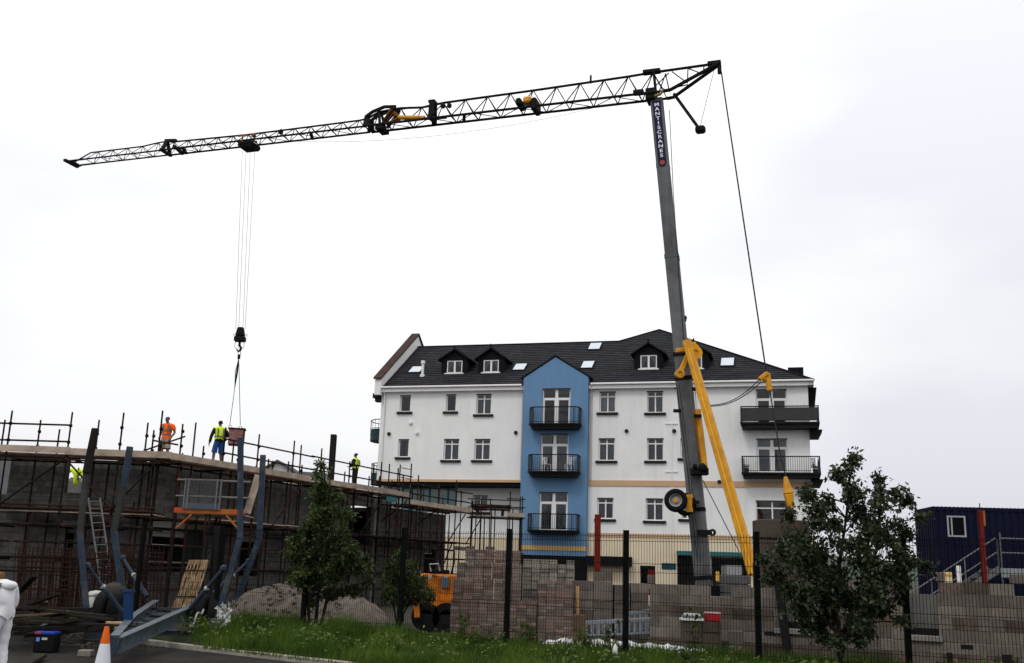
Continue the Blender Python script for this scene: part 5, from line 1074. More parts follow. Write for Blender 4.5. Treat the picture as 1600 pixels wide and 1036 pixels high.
# container on top of another, stairs
c0 = P(1457,792,40); zt = c0.z; zb_ = zt-2.55; xL = c0.x
def container(z0,z1,label,win):
    t = thing('site_container', V((xL+3,41.2,z0)), label, 'container', 'stacked site containers'); F = Fr((xL,40),(xL+6.1,39.4)); mb = MB(); n = 44
    for i in range(n):
        u0 = .1+i*(5.9/n); u1 = u0+5.9/n; v = 0 if i%2 else -.035
        ops = [win] if win else []
        for c in cells(u0,u1,z0+.15,z1-.12,ops): mb.fbox(F,c[0],c[1],v,-.08,c[2],c[3])
    mb.build('corrugated_side', navy, t); mb = MB()
    for u in (0,6.0): mb.fbox(F,u,u+.1,.01,-.1,z0,z1)
    mb.fbox(F,.1,6.0,.008,-.1,z0,z0+.15); mb.fbox(F,.1,6.0,.008,-.1,z1-.12,z1); mb.build('frame', navy, t); mb = MB()
    for i in range(16): mb.fbox(F,-.0 if i%2 else -.03,.06,-.1-i*.145,-.1-(i+1)*.145,z0+.02,z1-.02)
    mb.build('end_wall', navy, t); mb = MB()
    for i in range(40): mb.fbox(F,.02+i*.15,.02+i*.15+.08,.012,-2.42,z1,z1+.025)
    mb.fbox(F,0,6.1,-.0,-2.43,z1-.05,z1); mb.build('roof', navy, t); mb = MB(); mb.fbox(F,.1,6.1,-2.4,-2.44,z0,z1-.06); mb.fbox(F,6.05,6.1,-.1,-2.4,z0,z1-.06); mb.fbox(F,.1,6,-.1,-2.4,z0+.02,z0+.08); mb.build('rear_wall', navy, t)
    if win:
        u0,u1,w0,w1 = win; mb = MB(); tt = .06; mb.fbox(F,u0,u0+tt,.02,-.06,w0,w1); mb.fbox(F,u1-tt,u1,.02,-.06,w0,w1); mb.fbox(F,u0+tt,u1-tt,.02,-.06,w0,w0+tt); mb.fbox(F,u0+tt,u1-tt,.02,-.06,w1-tt,w1); mb.fbox(F,(u0+u1)/2-.2,(u0+u1)/2-.15,.015,-.05,w0+tt,w1-tt); o = mb.build('window', M('grey_frame',(.30,.31,.33),.5), t); MB().fbox(F,u0+tt,u1-tt,-.02,-.026,w0+tt,w1-tt).build('pane', M('black_glass',(.004,.004,.005),.25,spec=.04,var=.05), o)
    return F
Fq = Fr((xL,40),(xL+6.1,39.4)); wr = wrect(Fq,1480,806,1509,839); container(zb_,zt,'navy corrugated site container with a small window, upper of two',wr); container(0,zb_-.04,'navy container standing on the ground under the windowed one',None)
sr_ = thing('metal_stairs', P(1520,905,36), 'galvanised steel stairs and landing in front of the navy container', 'stairs'); Ys = 37.0
s0,s1 = P(1492,915,Ys),P(1560,876,Ys); lz = P(1580,889,Ys).z; L1 = P(1640,889,Ys)
mb = MB(); a = P(1500,918,Ys); b = P(1563,884,Ys)
foot = V((a.x-2.2,Ys,.1)); topp = V((b.x,Ys,lz))
for v in (0,.9): MB().bar(foot+V((0,v,0)),topp+V((0,v,0)),.05,.22).build('stringer', galvD, sr_)
for i in range(11): q = foot.lerp(topp,(i+.7)/11.5); MB().box((q.x-.13,Ys+.03,q.z),(q.x+.13,Ys+.87,q.z+.03)).build('tread', galvD, sr_)
MB().box((topp.x,Ys-.02,lz-.06),(L1.x,Ys+1.6,lz)).build('landing', galvD, sr_); MB().box((topp.x,Ys-.05,lz-.3),(L1.x,Ys-.02,lz+.02)).build('landing_edge', M('pale_grey_steel',(.22,.25,.25),.6), sr_)
for dx in (.1,1.5): MB().tube(V((topp.x+dx,Ys+.1,0)),V((topp.x+dx,Ys+.1,lz-.06)),.04,6).build('support', galvD, sr_)
for h in (.55,1.05): MB().tube(foot+V((0,-.03,h)),topp+V((-.12,-.03,h)),.026,6).build('handrail', galvD, sr_); MB().tube(topp+V((.05,-.03,h)),V((L1.x,Ys-.03,lz+h)),.026,6).build('handrail', galvD, sr_)
for i in range(4): q = foot.lerp(topp,i/3.05); MB().tube(q-V((0,.03,0)),q+V((0,-.03,1.05)),.024,6).build('handrail_post', galvD, sr_)
for dx in (.05,.95,1.7): MB().tube(V((topp.x+dx,Ys-.03,lz)),V((topp.x+dx,Ys-.03,lz+(1.25 if dx < .1 else 1.05))),.026,6).build('handrail_post', galvD, sr_)
# small items beyond the right wall
for px,y0,y1,Y,m_,nm,lb,r in ((1497,884,906,26,whiteM,'white_pipe','white plastic pipe standing up behind the wall below the container',.06),(1481,893,907,26,M('yellow_white_drum',(.55,.45,.25),.6),'plastic_drum','pale yellow drum standing behind the wall below the container',.09)):
    a = P(px,y0,Y); t = thing(nm, V((a.x,Y,0)), lb, nm.split('_')[1]); MB().lathe((a.x,Y,0),(0,0,1),[(0,0),(r,0),(r,a.z-.03),(r*.85,a.z),(0,a.z)],14).build('body', m_, t, smooth=True)
    if r > .07: MB().lathe((a.x,Y,a.z-.12),(0,0,1),[(r*1.04,0),(r*1.04,.05),(r,.05)],14).build('band', craneY if 'drum' in nm else galv, t)
# logs in front of the right wall
lg = thing('log_pile', P(1510,1015,19.4), 'small pile of split logs at the foot of the right wall', 'logs')
for i in range(14): px = 1492+random.uniform(0,62); a = P(px,1015+random.uniform(-8,8),19.1+random.uniform(-.2,.2)); z = .18+max(0,.28-abs(px-1500)*.006)*random.random(); MB().tube(V((a.x,a.y,z)),V((a.x+random.uniform(-.2,.2),a.y+.35,z+random.uniform(-.05,.12))),random.uniform(.035,.06),7).build('log', timber if i%2 else timberdk, lg)
for px in (1484,1570,1577): a = P(px,1000,19.3); MB().bar(V((a.x,19.3,0)),V((a.x,19.35,.55)),.09,.05).build('stake', timberdk, lg)
# ------------------------------------------------------------------ boat cradle trailer
bt = thing('boat_trailer', P(240,985,23.5), 'blue steel boat cradle trailer with four tall bent uprights', 'trailer')
def upright(pts, wd, mats, lab=None):
    o = None
    for i,((a,b),m_) in enumerate(zip(zip(pts,pts[1:]),mats)):
        d = (b-a).normalized(); q = MB().bar(a-d*.02,b+d*.02,wd,wd*.8,up=(0,-1,0)).build('upright' if i == 0 else 'upright_extension', m_, bt if i == 0 else o, bevel=.012, label=lab if i == 0 else None)
        if i == 0: o = q
    return o
upright([P(137,975,23.4),P(125,832,23.4),P(135,735,23.6)],.12,[blueM,M('grey_weathered_blue',(.032,.034,.033),.8,var=.3,vs=4)],'left front upright'); upright([P(135,738,23.55),P(149,671,23.7)],.15,[timberdk])
upright([P(192,930,27.2),P(178,830,27.2),P(193,762,27.2),P(203,699,27.2)],.15,[blueM,M('grey_weathered_blue'),blueM])
upright([P(338,975,23.6),P(375,842,23.6),P(376,685,23.6)],.125,[blueM,blueM],'right front upright'); upright([P(362,962,27.3),P(405,842,27.3),P(411,712,27.3)],.14,[blueM,blueM])
for a,b,Y0,Y1 in (((137,884),(191,957),23.5,24),((192,872),(230,932),27.2,26.6),((349,888),(291,958),23.6,24),((388,877),(333,927),27.3,26.6)):
    p,q = P(*a,Y0),P(*b,Y1); mm_ = p.lerp(q,.45); MB().tube(p,mm_,.04,8).tube(mm_,q,.058,8).build('screw_strut', blueM, bt, smooth=True); MB().blob(p,(.09,.09,.09),1,.05).build('strut_pivot', blueM, bt); MB().blob(mm_,(.07,.07,.07),1,.05).build('strut_nut', galv, bt)
def ibeam(a,b,h,wd,mat,name='chassis_beam',up=None):
    a = V(a); b = V(b); d = (b-a).normalized(); x_ = d.cross(UPZ).normalized(); y_ = x_.cross(d); mb = MB(); o = None
    mb.bar(a+y_*(h/2-.01),b+y_*(h/2-.01),wd,.02); mb.bar(a-y_*(h/2-.01),b-y_*(h/2-.01),wd,.02); mb.bar(a,b,.014,h-.038); return mb.build(name, mat, bt)
a = P(128,990,23.0); b = P(342,991,23.3); ibeam((a.x,23.1,.14),(b.x,23.3,.16),.24,.16,beamM,'bolster_beam')
a = P(180,915,27.2); b = P(372,935,27.2); ibeam((a.x,27,.30),(b.x,27.1,.32),.22,.16,beamM,'bolster_beam')
rA = P(316,945,26.8); rB = P(183,1008,18.2)
ibeam(rA,P(290,959,23.9),.26,.16,beamM); ibeam(P(290,959,23.9),rB,.26,.16,beamM)
lA = P(243,945,26.8); lB = P(178,1004,18.2); ibeam(lA,P(205,972,22.0),.24,.15,beamM); ibeam(P(205,972,22.0),lB,.24,.15,beamM)
for t_ in (.15,.4,.62,.8):
    p,q = rA.lerp(rB,t_*.7),lA.lerp(lB,t_*.7); MB().bar(p-UPZ*.03,q-UPZ*.03,.08,.06).build('cross_member', beamM, bt)
MB().prism([rB+V((-.25,0,.12)),rB+V((.06,0,.12)),rB+V((-.02,0,-.18)),rB+V((-.14,0,-.22))],(0,.04,0)).build('coupling_plate', blueM, bt)
a = P(200,978,21.2); b = P(201,924,21.2); MB().bar(a,b,.16,.14,up=(0,-1,0)).build('jack_post', bluedk, bt, bevel=.01); MB().bar(b-UPZ*.02,b+UPZ*.03,.21,.18,up=(0,-1,0)).build('jack_cap', bluedk, bt)
a = P(343,978,23.2); MB().box((a.x-.22,23.15,a.z-.05),(a.x+.06,23.45,a.z+.14)).build('upright_socket', beamM, bt); a = P(137,975,23.3); MB().box((a.x-.13,23.2,a.z-.1),(a.x+.13,23.5,a.z+.1)).build('upright_socket', bluedk, bt)
for px,py,Y in ((172,948,24.6),(328,948,24.9)):
    c = P(px,py,Y); c.z = .50
    for dx in (-.16,.16):
        o = MB().lathe(c+V((dx,0,0)),(1,.1,0),[(.26,-.12),(.44,-.13),(.5,-.08),(.5,.08),(.44,.13),(.26,.12),(.26,-.12)],24).build('wheel', rubber, bt, smooth=True); MB().lathe(c+V((dx,0,0)),(1,.1,0),[(0,.06),(.1,.06),(.26,.1),(.26,-.1),(0,-.06)],18).build('rim', blueM, o)
pts = []
for i in range(24): q = i/23; a = P(298+q*20,978-q*28+5*math.sin(q*9),23.0+q); pts.append(a)
MB().path(pts,.022,6).build('rope', M('grey_rope',(.3,.3,.28),.9), bt)
mb = MB()
for i in range(60):
    a = P(346+random.uniform(-6,12),945+random.uniform(0,30),22.9); r_ = lambda: V((random.gauss(0,.035),random.gauss(0,.03),random.gauss(0,.05))); mb.add([a+r_(),a+r_(),a+r_(),a+r_()],[(0,1,2),(0,2,3)])
tag(mb.build('plastic_netting', M('dirty_white',(.45,.45,.42),.8,var=.3)), 'clump of torn white plastic caught at the foot of the right upright', 'plastic', kind='stuff')
a = P(160,985,22.2); t_ = MB().box((a.x,22.3,.30),(a.x+.74,22.5,.46)); tag(t_.build('timber_block', M('pale_timber',(.38,.26,.15),.9,var=.25,vs=5,bump=.2), bevel=.012), 'pale square timber block lying across the trailer beam', 'timber block')
# cone
cc = P(167,980,14.9); cb = V((cc.x,14.9,0)); cn_ = thing('traffic_cone', cb, 'orange and white traffic cone standing in front of the trailer', 'cone'); H = cc.z
orc = M('cone_orange',(.55,.10,.01),.6,var=.15); whc = M('cone_white',(.58,.60,.64),.45,var=.12)
R = lambda z: .032+(.155-.032)*(1-z/H)
MB().box((cb.x-.2,14.7,0.005),(cb.x+.2,15.1,.045)).build('base', orc, cn_, bevel=.02)
for z0,z1,m_ in ((.045,H*.36,orc),(H*.36,H*.73,whc),(H*.73,H,orc)): MB().lathe(cb,(0,0,1),[(R(z0),z0),(R(z1),z1)]+([(R(z1)*.8,z1+.01),(0,z1+.005)] if m_ is orc and z1 == H else []),24).build('white_sleeve' if m_ is whc else 'cone_body', m_, cn_, smooth=True)
# rebar mats leaning on a rack
for i,(x0,x1,y0,Y,lb) in enumerate(((24,112,852,30.2,'rusty reinforcement mesh mat nearest the white overalled person'),(100,182,856,30.5,'rusty reinforcement mesh mat in the middle of the three'),(165,255,854,30.8,'rusty reinforcement mesh mat behind the two left uprights'))):
    a,b = P(x0,y0,Y),P(x1,y0,Y); t = thing('rebar_mat', V(((a.x+b.x)/2,Y,0)), lb, 'rebar mesh', 'rusty rebar mats'); w_ = b.x-a.x; h = a.z; n = int(w_/.10)
    for k in range(n+1):
        x_ = a.x+w_*k/n+random.uniform(-.02,.02); MB().tube(V((x_,Y+.3,.05)),V((x_+random.uniform(-.04,.04),Y,h+random.uniform(-.05,.12))),.014,4).build('vertical_bar', rebarM, t)
    for k in range(12):
        z = .15+(h-.25)*k/11; y_ = Y+.3*(1-z/h); MB().tube(V((a.x-.05,y_-.02,z)),V((b.x+.05,y_-.02,z+random.uniform(-.04,.04))),.014,4).build('cross_bar', rebarM, t)
    for k in range(12):
        z = .2+(h-.35)*k/11; y_ = Y+.3*(1-z/h)+.25; MB().tube(V((a.x,y_,z)),V((b.x,y_,z+random.uniform(-.06,.06))),.014,4).build('cross_bar', rebarM, t)
    for k in range(n+1):
        x_ = a.x+w_*k/n+.04; MB().tube(V((x_,Y+.55,.05)),V((x_+random.uniform(-.06,.06),Y+.25,h*random.uniform(.8,1))),.014,4).build('vertical_bar', rebarM, t)
# leaning lath hurdle
hu = thing('lath_hurdle', P(285,955,28.4), 'tan bundle of split laths leaning behind the trailer', 'hurdle'); q = [P(296,875,28.6),P(325,875,28.6),P(300,957,28),P(268,957,28)]
for i in range(17):
    a = q[0].lerp(q[1],i/16); b = q[3].lerp(q[2],i/16); p0 = a; prev = a
    for k in range(1,7):
        nx_ = a.lerp(b,k/6)+V((random.uniform(-.025,.025),random.uniform(-.03,.03),0)); MB().bar(prev,nx_,random.uniform(.022,.04),.02,up=(0,-1,0)).build('lath', lathM, hu); prev = nx_
MB().bar(q[0].lerp(q[3],.2)-V((0,.04,0)),q[1].lerp(q[2],.2)-V((0,.04,0)),.03,.02).build('tie', timberdk, hu); MB().bar(q[0].lerp(q[3],.7)-V((0,.04,0)),q[1].lerp(q[2],.7)-V((0,.04,0)),.03,.02).build('tie', timberdk, hu)
# scrap timber pile
tp = thing('timber_pile', P(80,980,22), 'untidy pile of dark broken timbers and boards on the left', 'timber pile')
for i in range(46):
    px = random.uniform(18,135); py = random.uniform(948,988); Y = random.uniform(20.0,25.5); a = P(px,py,Y); a.z = max(.05,min(a.z,.75)); ln = random.uniform(.6,2.2); an = random.uniform(-.5,.5)
    d = V((math.cos(an),math.sin(an)*1.2,random.uniform(-.12,.22))).normalized()*ln/2; p0,p1 = a-d,a+d; p0.z = max(.03,p0.z); p1.z = max(.03,p1.z)
    MB().bar(p0,p1,random.uniform(.08,.22),random.uniform(.03,.08)).build('timber', timber if random.random() < .08 else timberdk, tp)
for (a,b,Y,m_) in (((26,952),(92,928),22,timberdk),((20,962),(108,958),21.5,timber),((50,965),(70,940),22.2,timber),((30,925),(54,900),23.5,timberdk),((25,990),(120,968),20.5,timberdk)): MB().bar(P(*a,Y),P(*b,Y-.3),.14,.05).build('timber', m_, tp)
pb = thing('long_plank', P(25,1015,16), 'long dark plank lying on the road beside the person in white overalls', 'plank'); MB().bar(V((P(8,1022,15.5).x,15.6,.05)),V((P(52,995,18.2).x,18.6,.08)),.2,.06).build('plank', timberdk, pb)
pb = tag(MB().box((P(10,1030,14.2).x,14.4,.0),(P(52,1030,14.4).x,14.7,.16)).build('wooden_crate', M('brown_crate',(.16,.065,.03),.8,var=.3,vs=7), bevel=.01), 'reddish brown wooden box on the road at the feet of the person in white', 'box')
# tool box and bottle
TY = 20.0; c = P(72,1008,TY); tb_ = thing('tool_box', V((c.x,TY,0)), 'black tool case with bright blue lid on the road', 'tool box'); z1 = P(72,987,TY).z
MB().box((c.x-.20,TY-.1,.01),(c.x+.18,TY+.2,z1-.05)).build('case', rubber, tb_, bevel=.02); MB().box((c.x-.19,TY-.11,z1-.05),(c.x+.18,TY+.21,z1+.01)).build('lid', M('bright_blue_plastic',(.015,.05,.30),.4), tb_, bevel=.015); MB().box((c.x-.19,TY-.12,z1-.035),(c.x-.08,TY-.107,z1+.0)).build('red_label', M('pink_red_label',(.35,.04,.08),.5), tb_)
MB().box((c.x-.15,TY-.11,z1-.17),(c.x-.09,TY-.1,z1-.1)).build('blue_label', M('blue_label',(.1,.25,.6),.5), tb_); MB().box((c.x-.05,TY-.11,z1-.14),(c.x+.05,TY-.1,z1-.1)).build('white_label', M('dirty_white'), tb_); MB().path([V((c.x-.08,TY+.05,z1)),V((c.x-.07,TY+.05,z1+.06)),V((c.x+.07,TY+.05,z1+.06)),V((c.x+.08,TY+.05,z1))],.012,6).build('handle', rubber, tb_)
a,b = P(63,985,20.5),P(76,968,20.6); bo = thing('plastic_bottle', a, 'clear plastic bottle with a green cap leaning on the timber pile', 'bottle'); d = (b-a); ln = d.length; d.normalize()
MB().lathe(a,d,[(0,0),(.045,.01),(.05,.06),(.05,ln*.75),(.03,ln*.9)],14).build('body', M('cloudy_plastic',(.26,.26,.23),.3), bo, smooth=True); MB().lathe(a,d,[(.055,ln*.78),(.06,ln*.85),(.055,ln*.98),(0,ln)],14).build('cap', M('green_cap',(.03,.24,.08),.5), bo, smooth=True)
# white sack
sk_ = MB(); c = P(147,940,25.5); sk_.blob(c+V((0,0,-.02)),(.17,.15,.24),3,.10); sk_.blob(c+V((.03,0,.17)),(.2,.16,.09),3,.1); tag(sk_.build('rubble_sack', M('dirty_white'), smooth=True), 'dirty white sack slumped behind the left front upright', 'sack')
c = P(118,955,25); tag(MB().blob(V((c.x,25,.42)),(.1,.1,.16),2,.1).build('yellow_bucket', M('lime_plastic',(.2,.26,.02),.7)), 'lime yellow plastic bag among the dark timbers', 'bag')
rc = P(205,960,24); tag(MB().blob(P(178,925,26.2),(.28,.2,.22),3,.1).build('brown_tarpaulin', M('brown_tarp',(.045,.038,.034),.9), smooth=True), 'dark brown bundled tarpaulin behind the left trailer wheel', 'tarpaulin')
# scattered rubble on the road edge
mb = MB()
for i in range(160):
    a = PZ(random.uniform(60,330),random.uniform(994,1014),0); r = random.uniform(.015,.05); mb.blob((a.x,a.y,r*.5),(r,r,r*.6),1,.3)
tag(mb.build('rubble', gravelM), 'small stones and rubble scattered along the road edge', 'rubble', kind='stuff')
a = P(137,1000,19.5); tag(MB().box((a.x-.12,19.4,.0),(a.x+.12,19.6,.12)).build('half_brick', stoneM, bevel=.015), 'pale brick end lying on the ground left of the cone', 'brick')

# ------------------------------------------------------------------ people
def skinmesh(name, joints, edges, mat, root=0, sub=1):
    ks = list(joints); idx = {k:i for i,k in enumerate(ks)}; me = bpy.data.meshes.new(name); me.from_pydata([joints[k][0] for k in ks],[(idx[a],idx[b]) for a,b in edges],[])
    o = bpy.data.objects.new(name, me); COL.objects.link(o); o.modifiers.new('s','SKIN'); sv = me.skin_vertices[0].data if me.skin_vertices else None
    if sv is None:
        bm = bmesh.new(); bm.from_mesh(me); bm.verts.layers.skin.verify(); bm.to_mesh(me); bm.free(); sv = me.skin_vertices[0].data
    for k in ks: r = joints[k][1]; sv[idx[k]].radius = r if isinstance(r,tuple) else (r,r); sv[idx[k]].use_root = (k == ks[root])
    sm = o.modifiers.new('u','SUBSURF'); sm.levels = sub; sm.render_levels = sub; bpy.context.view_layer.update()
    m2 = bpy.data.meshes.new_from_object(o.evaluated_get(bpy.context.evaluated_depsgraph_get())); bpy.data.objects.remove(o); m2.name = name; m2.materials.clear(); m2.materials.append(mat)
    m2.polygons.foreach_set('use_smooth',[True]*len(m2.polygons)); return m2
BASE = dict(pelvis=((0,0,.96),(.14,.11)), waist=((0,0,1.10),(.135,.10)), chest=((0,0,1.30),(.165,.115)), nb=((0,-.01,1.46),(.07,.065)), neck=((0,.01,1.52),.055), jaw=((0,.035,1.57),.06), head=((0,.025,1.65),(.075,.09)), crown=((0,.01,1.72),.055),
    sL=((-.19,0,1.42),.068), eL=((-.26,-.02,1.14),.046), wL=((-.25,.05,.90),.034), pL=((-.25,.07,.84),(.04,.022)), sR=((.19,0,1.42),.068), eR=((.26,-.02,1.14),.046), wR=((.25,.05,.90),.034), pR=((.25,.07,.84),(.04,.022)),
    hL=((-.095,0,.90),.09), kL=((-.11,.02,.50),.062), aL=((-.11,-.03,.09),.042), tL=((-.12,.14,.04),.04), hR=((.095,0,.90),.09), kR=((.11,.02,.50),.062), aR=((.11,-.03,.09),.042), tR=((.12,.14,.04),.04))
def person(name, label, loc, rz, hgt, pose, skinm, hairm, top, topm, bottom, botm, sleeve='short', vest=False, bands=()):
    J = {k:(V(v[0]),v[1]) for k,v in BASE.items()}
    for k,v in pose.items(): J[k] = (V(v), J[k][1])
    s = hgt/1.77; Mx = MX.Translation(V(loc))@MX.Rotation(rz,4,'Z')@MX.Scale(s,4)
    def tf(v): return Mx@V(v)
    def sc(r): return tuple(q*s for q in r) if isinstance(r,tuple) else r*s
    W = {k:(tf(v[0]),sc(v[1])) for k,v in J.items()}; t = thing(name, loc, label, 'person')
    ED = [('pelvis','waist'),('waist','chest'),('chest','nb'),('nb','neck'),('neck','jaw'),('jaw','head'),('head','crown'),('chest','sL'),('sL','eL'),('eL','wL'),('wL','pL'),('chest','sR'),('sR','eR'),('eR','wR'),('wR','pR'),('pelvis','hL'),('hL','kL'),('kL','aL'),('aL','tL'),('pelvis','hR'),('hR','kR'),('kR','aR'),('aR','tR')]
    B = dict(W)
    for S_ in 'LR':      # five bent fingers on each palm
        p,w_ = J['p'+S_][0],J['w'+S_][0]; d = (p-w_).normalized(); sx = -1 if S_ == 'L' else 1; side = V((0,1,0)); side = (side-d*side.dot(d)).normalized(); fwd = d.cross(side)
        for f,(o_,ln) in enumerate(((.030,.068),(.010,.078),(-.010,.072),(-.028,.055))):
            a = p+d*.03+side*o_; b = a+d*ln*.55-fwd*sx*.012; c = b+d*ln*.4-fwd*sx*.03; B[f'f{f}a{S_}'] = (tf(a),sc(.0095)); B[f'f{f}b{S_}'] = (tf(b),sc(.009)); B[f'f{f}c{S_}'] = (tf(c),sc(.0075)); ED += [('p'+S_,f'f{f}a{S_}'),(f'f{f}a{S_}',f'f{f}b{S_}'),(f'f{f}b{S_}',f'f{f}c{S_}')]
        a = p+side*.045-d*.01; b = a+side*.02+d*.035-fwd*sx*.012; B['th1'+S_] = (tf(a),sc(.011)); B['th2'+S_] = (tf(b),sc(.009)); ED += [('p'+S_,'th1'+S_),('th1'+S_,'th2'+S_)]
    B['nose'] = (tf(J['head'][0]+V((0,.10,-.03))),sc(.014)); ED.append(('head','nose'))
    bme = skinmesh('body',B,ED,skinm,0,2); link('body', bme, t)
    hd = J['head'][0]
    for sx in (-1,1):
        mb = MB(); c = tf(hd+V((sx*.03,.088,.0))); mb.blob(c,(.011*s,)*3,1,0); mb.build('eye', hairM, t); mb = MB(); mb.blob(tf(hd+V((sx*.082,0,-.01))),(.014*s,.022*s,.032*s),1,0); mb.build('ear', skinm, t, smooth=True)
    mb = MB(); mb.bar(tf(hd+V((-.025,.096,-.065))),tf(hd+V((.025,.096,-.065))),.008*s,.008*s); mb.build('mouth', M('lip',(.2,.08,.07),.7), t)
    h2 = dict(a=(tf(hd+V((0,-.012,.03))),sc((.088,.10))), b=(tf(hd+V((0,-.015,.085))),sc((.065,.075))), c=(tf(hd+V((0,-.055,-.05))),sc(.055)))
    link('hair', skinmesh('hair',h2,[('c','a'),('a','b')],hairm,1,2), t)
    # every body vertex knows its bone, garments are offset copies of the body surface
    n = len(bme.vertices); co_ = np.empty(n*3,np.float32); bme.vertices.foreach_get('co',co_); co_ = co_.reshape(-1,3); no_ = np.empty(n*3,np.float32); bme.vertices.foreach_get('normal',no_); no_ = no_.reshape(-1,3)
    inv = np.array(Mx.inverted()); loc_ = co_@inv[:3,:3].T+inv[:3,3]
    BN = [('torso','pelvis','waist'),('torso','waist','chest'),('torso','chest','nb'),('head','nb','neck'),('head','neck','crown')]
    for S_ in 'LR': BN += [('clav','chest','s'+S_),('uarm','s'+S_,'e'+S_),('farm','e'+S_,'w'+S_),('hand','w'+S_,'p'+S_),('hip','pelvis','h'+S_),('thigh','h'+S_,'k'+S_),('shin','k'+S_,'a'+S_),('foot','a'+S_,'t'+S_)]
    r1 = lambda k: (lambda q: sum(q)/2 if isinstance(q,tuple) else q)(J[k][1])
    best = np.full(n,9.); bone = np.zeros(n,int); par = np.zeros(n)
    for i_,(nm,a,b) in enumerate(BN):
        A = np.array(J[a][0]); D = np.array(J[b][0])-A; tt = np.clip(((loc_-A)@D)/(D@D),0,1); dd = np.linalg.norm(loc_-(A+tt[:,None]*D),axis=1)-(r1(a)+(r1(b)-r1(a))*tt); mk = dd < best; best[mk] = dd[mk]; bone[mk] = i_; par[mk] = tt[mk]
    bn = np.array([q[0] for q in BN])[bone]; polys = [tuple(p.vertices) for p in bme.polygons]
    def garment(name, pred, off, mat, parent=None, wob=0):
        ok = pred(bn,par,loc_); o_ = off(bn,par,loc_) if callable(off) else np.full(n,off); o_ = o_+wob*np.sin(loc_[:,2]*37+loc_[:,0]*23)*np.cos(loc_[:,0]*31+loc_[:,1]*41+loc_[:,2]*13)
        V_ = co_+no_*(o_*s)[:,None]; fs = [f for f in polys if all(ok[k] for k in f)]; used = sorted({k for f in fs for k in f}); ix = {k:i2 for i2,k in enumerate(used)}
        me = bpy.data.meshes.new(name); me.from_pydata([tuple(V_[k]) for k in used],[],[tuple(ix[k] for k in f) for f in fs]); me.materials.append(mat); me.polygons.foreach_set('use_smooth',[True]*len(me.polygons)); me.update(); return link(name, me, t)
    isin = np.isin
    arm = lambda b,p: (b=='uarm')&(p<.66)
    if sleeve == 'short': garment(top, lambda b,p,l: isin(b,('torso','clav'))|arm(b,p)|((b=='hip')&(l[:,2]>.9)), lambda b,p,l: .022+.014*(b=='uarm'), topm)
    elif sleeve == 'long': garment(top, lambda b,p,l: isin(b,('torso','clav','uarm'))|((b=='farm')&(p<.97))|((b=='hip')&(l[:,2]>.9)), .018, topm)
    if bottom == 'shorts': garment(bottom, lambda b,p,l: ((b=='torso')&(l[:,2]<1.06))|(b=='hip')|((b=='thigh')&(p<.93)), lambda b,p,l: .014+.035*p*(b=='thigh'), botm)
    elif bottom == 'trousers': garment(bottom, lambda b,p,l: ((b=='torso')&(l[:,2]<1.06))|isin(b,('hip','thigh'))|((b=='shin')&(p<.95)), .016, botm)
    elif bottom == 'overalls':
        garment('overall_legs', lambda b,p,l: isin(b,('hip','thigh'))|((b=='torso')&(l[:,2]<1.02))|((b=='shin')&(p<.97)), lambda b,p,l: .020+.016*p*(b=='shin'), botm, wob=.006)
        garment('overall_top', lambda b,p,l: isin(b,('torso','clav','uarm','farm'))|((b=='hip')&(l[:,2]>.91)), lambda b,p,l: .034+.01*(l[:,2]<1.05), botm, wob=.006)
    if vest:
        garment('hi_vis_vest', lambda b,p,l: ((b=='torso')&(l[:,2]>1.0))|(b=='clav')|((b=='uarm')&(p<.1)), .034, hivisY)
    if bands:
        tv = loc_[isin(bn,('torso','clav','hip'))]; ex = .044 if vest else .032
        def surf(x,z,sg):
            k = (abs(tv[:,0]-x) < .07)&(abs(tv[:,2]-z) < .06); return sg*(np.max(sg*tv[k,1])+ex) if k.any() else sg*(.12+ex)
        for a,b2 in bands:
            zc = (a+b2)/2; k = tv[abs(tv[:,2]-zc) < .07]; rx = abs(k[:,0]).max() if zc < 1.2 else .165; ry = abs(k[:,1]).max(); q = [((rx+ex)*math.cos(2*math.pi*i2/24),(ry+ex)*math.sin(2*math.pi*i2/24)) for i2 in range(24)]; mb = MB()
            mb.v = [tuple(tf((x_,y_,z_))) for z_ in (a,b2) for x_,y_ in q]; mb.f = [(i2,(i2+1)%24,24+(i2+1)%24,24+i2) for i2 in range(24)]; mb.mi = [0]*24; mb.build('reflective_band', reflM, t, smooth=True)
        for sx in (-.105,.105):
            for sg in (-1,1):
                zs_l = (1.12,1.22,1.32,1.40,1.46); pp = [V((sx,surf(sx,z_,sg) if z_ < 1.43 else sg*.05,z_+(.01 if z_ > 1.43 else 0))) for z_ in zs_l]; mb = MB()
                for a,b2 in zip(pp,pp[1:]): mb.bar(tf(a),tf(b2),.05*s,.012*s,up=(0,0,1) if False else None)
                mb.build('reflective_strap', reflM, t)
    for S_ in 'LR':
        a_,t_ = W['a'+S_],W['t'+S_]; sh = dict(x=(a_[0]+UPZ*.05*s,.055*s),a=(a_[0]-UPZ*.02*s,.056*s),t=(t_[0],(.05*s,.05*s))); link('boot', skinmesh('boot',sh,[('x','a'),('a','t')],bootM,1), t)
    return t, tf, s, W
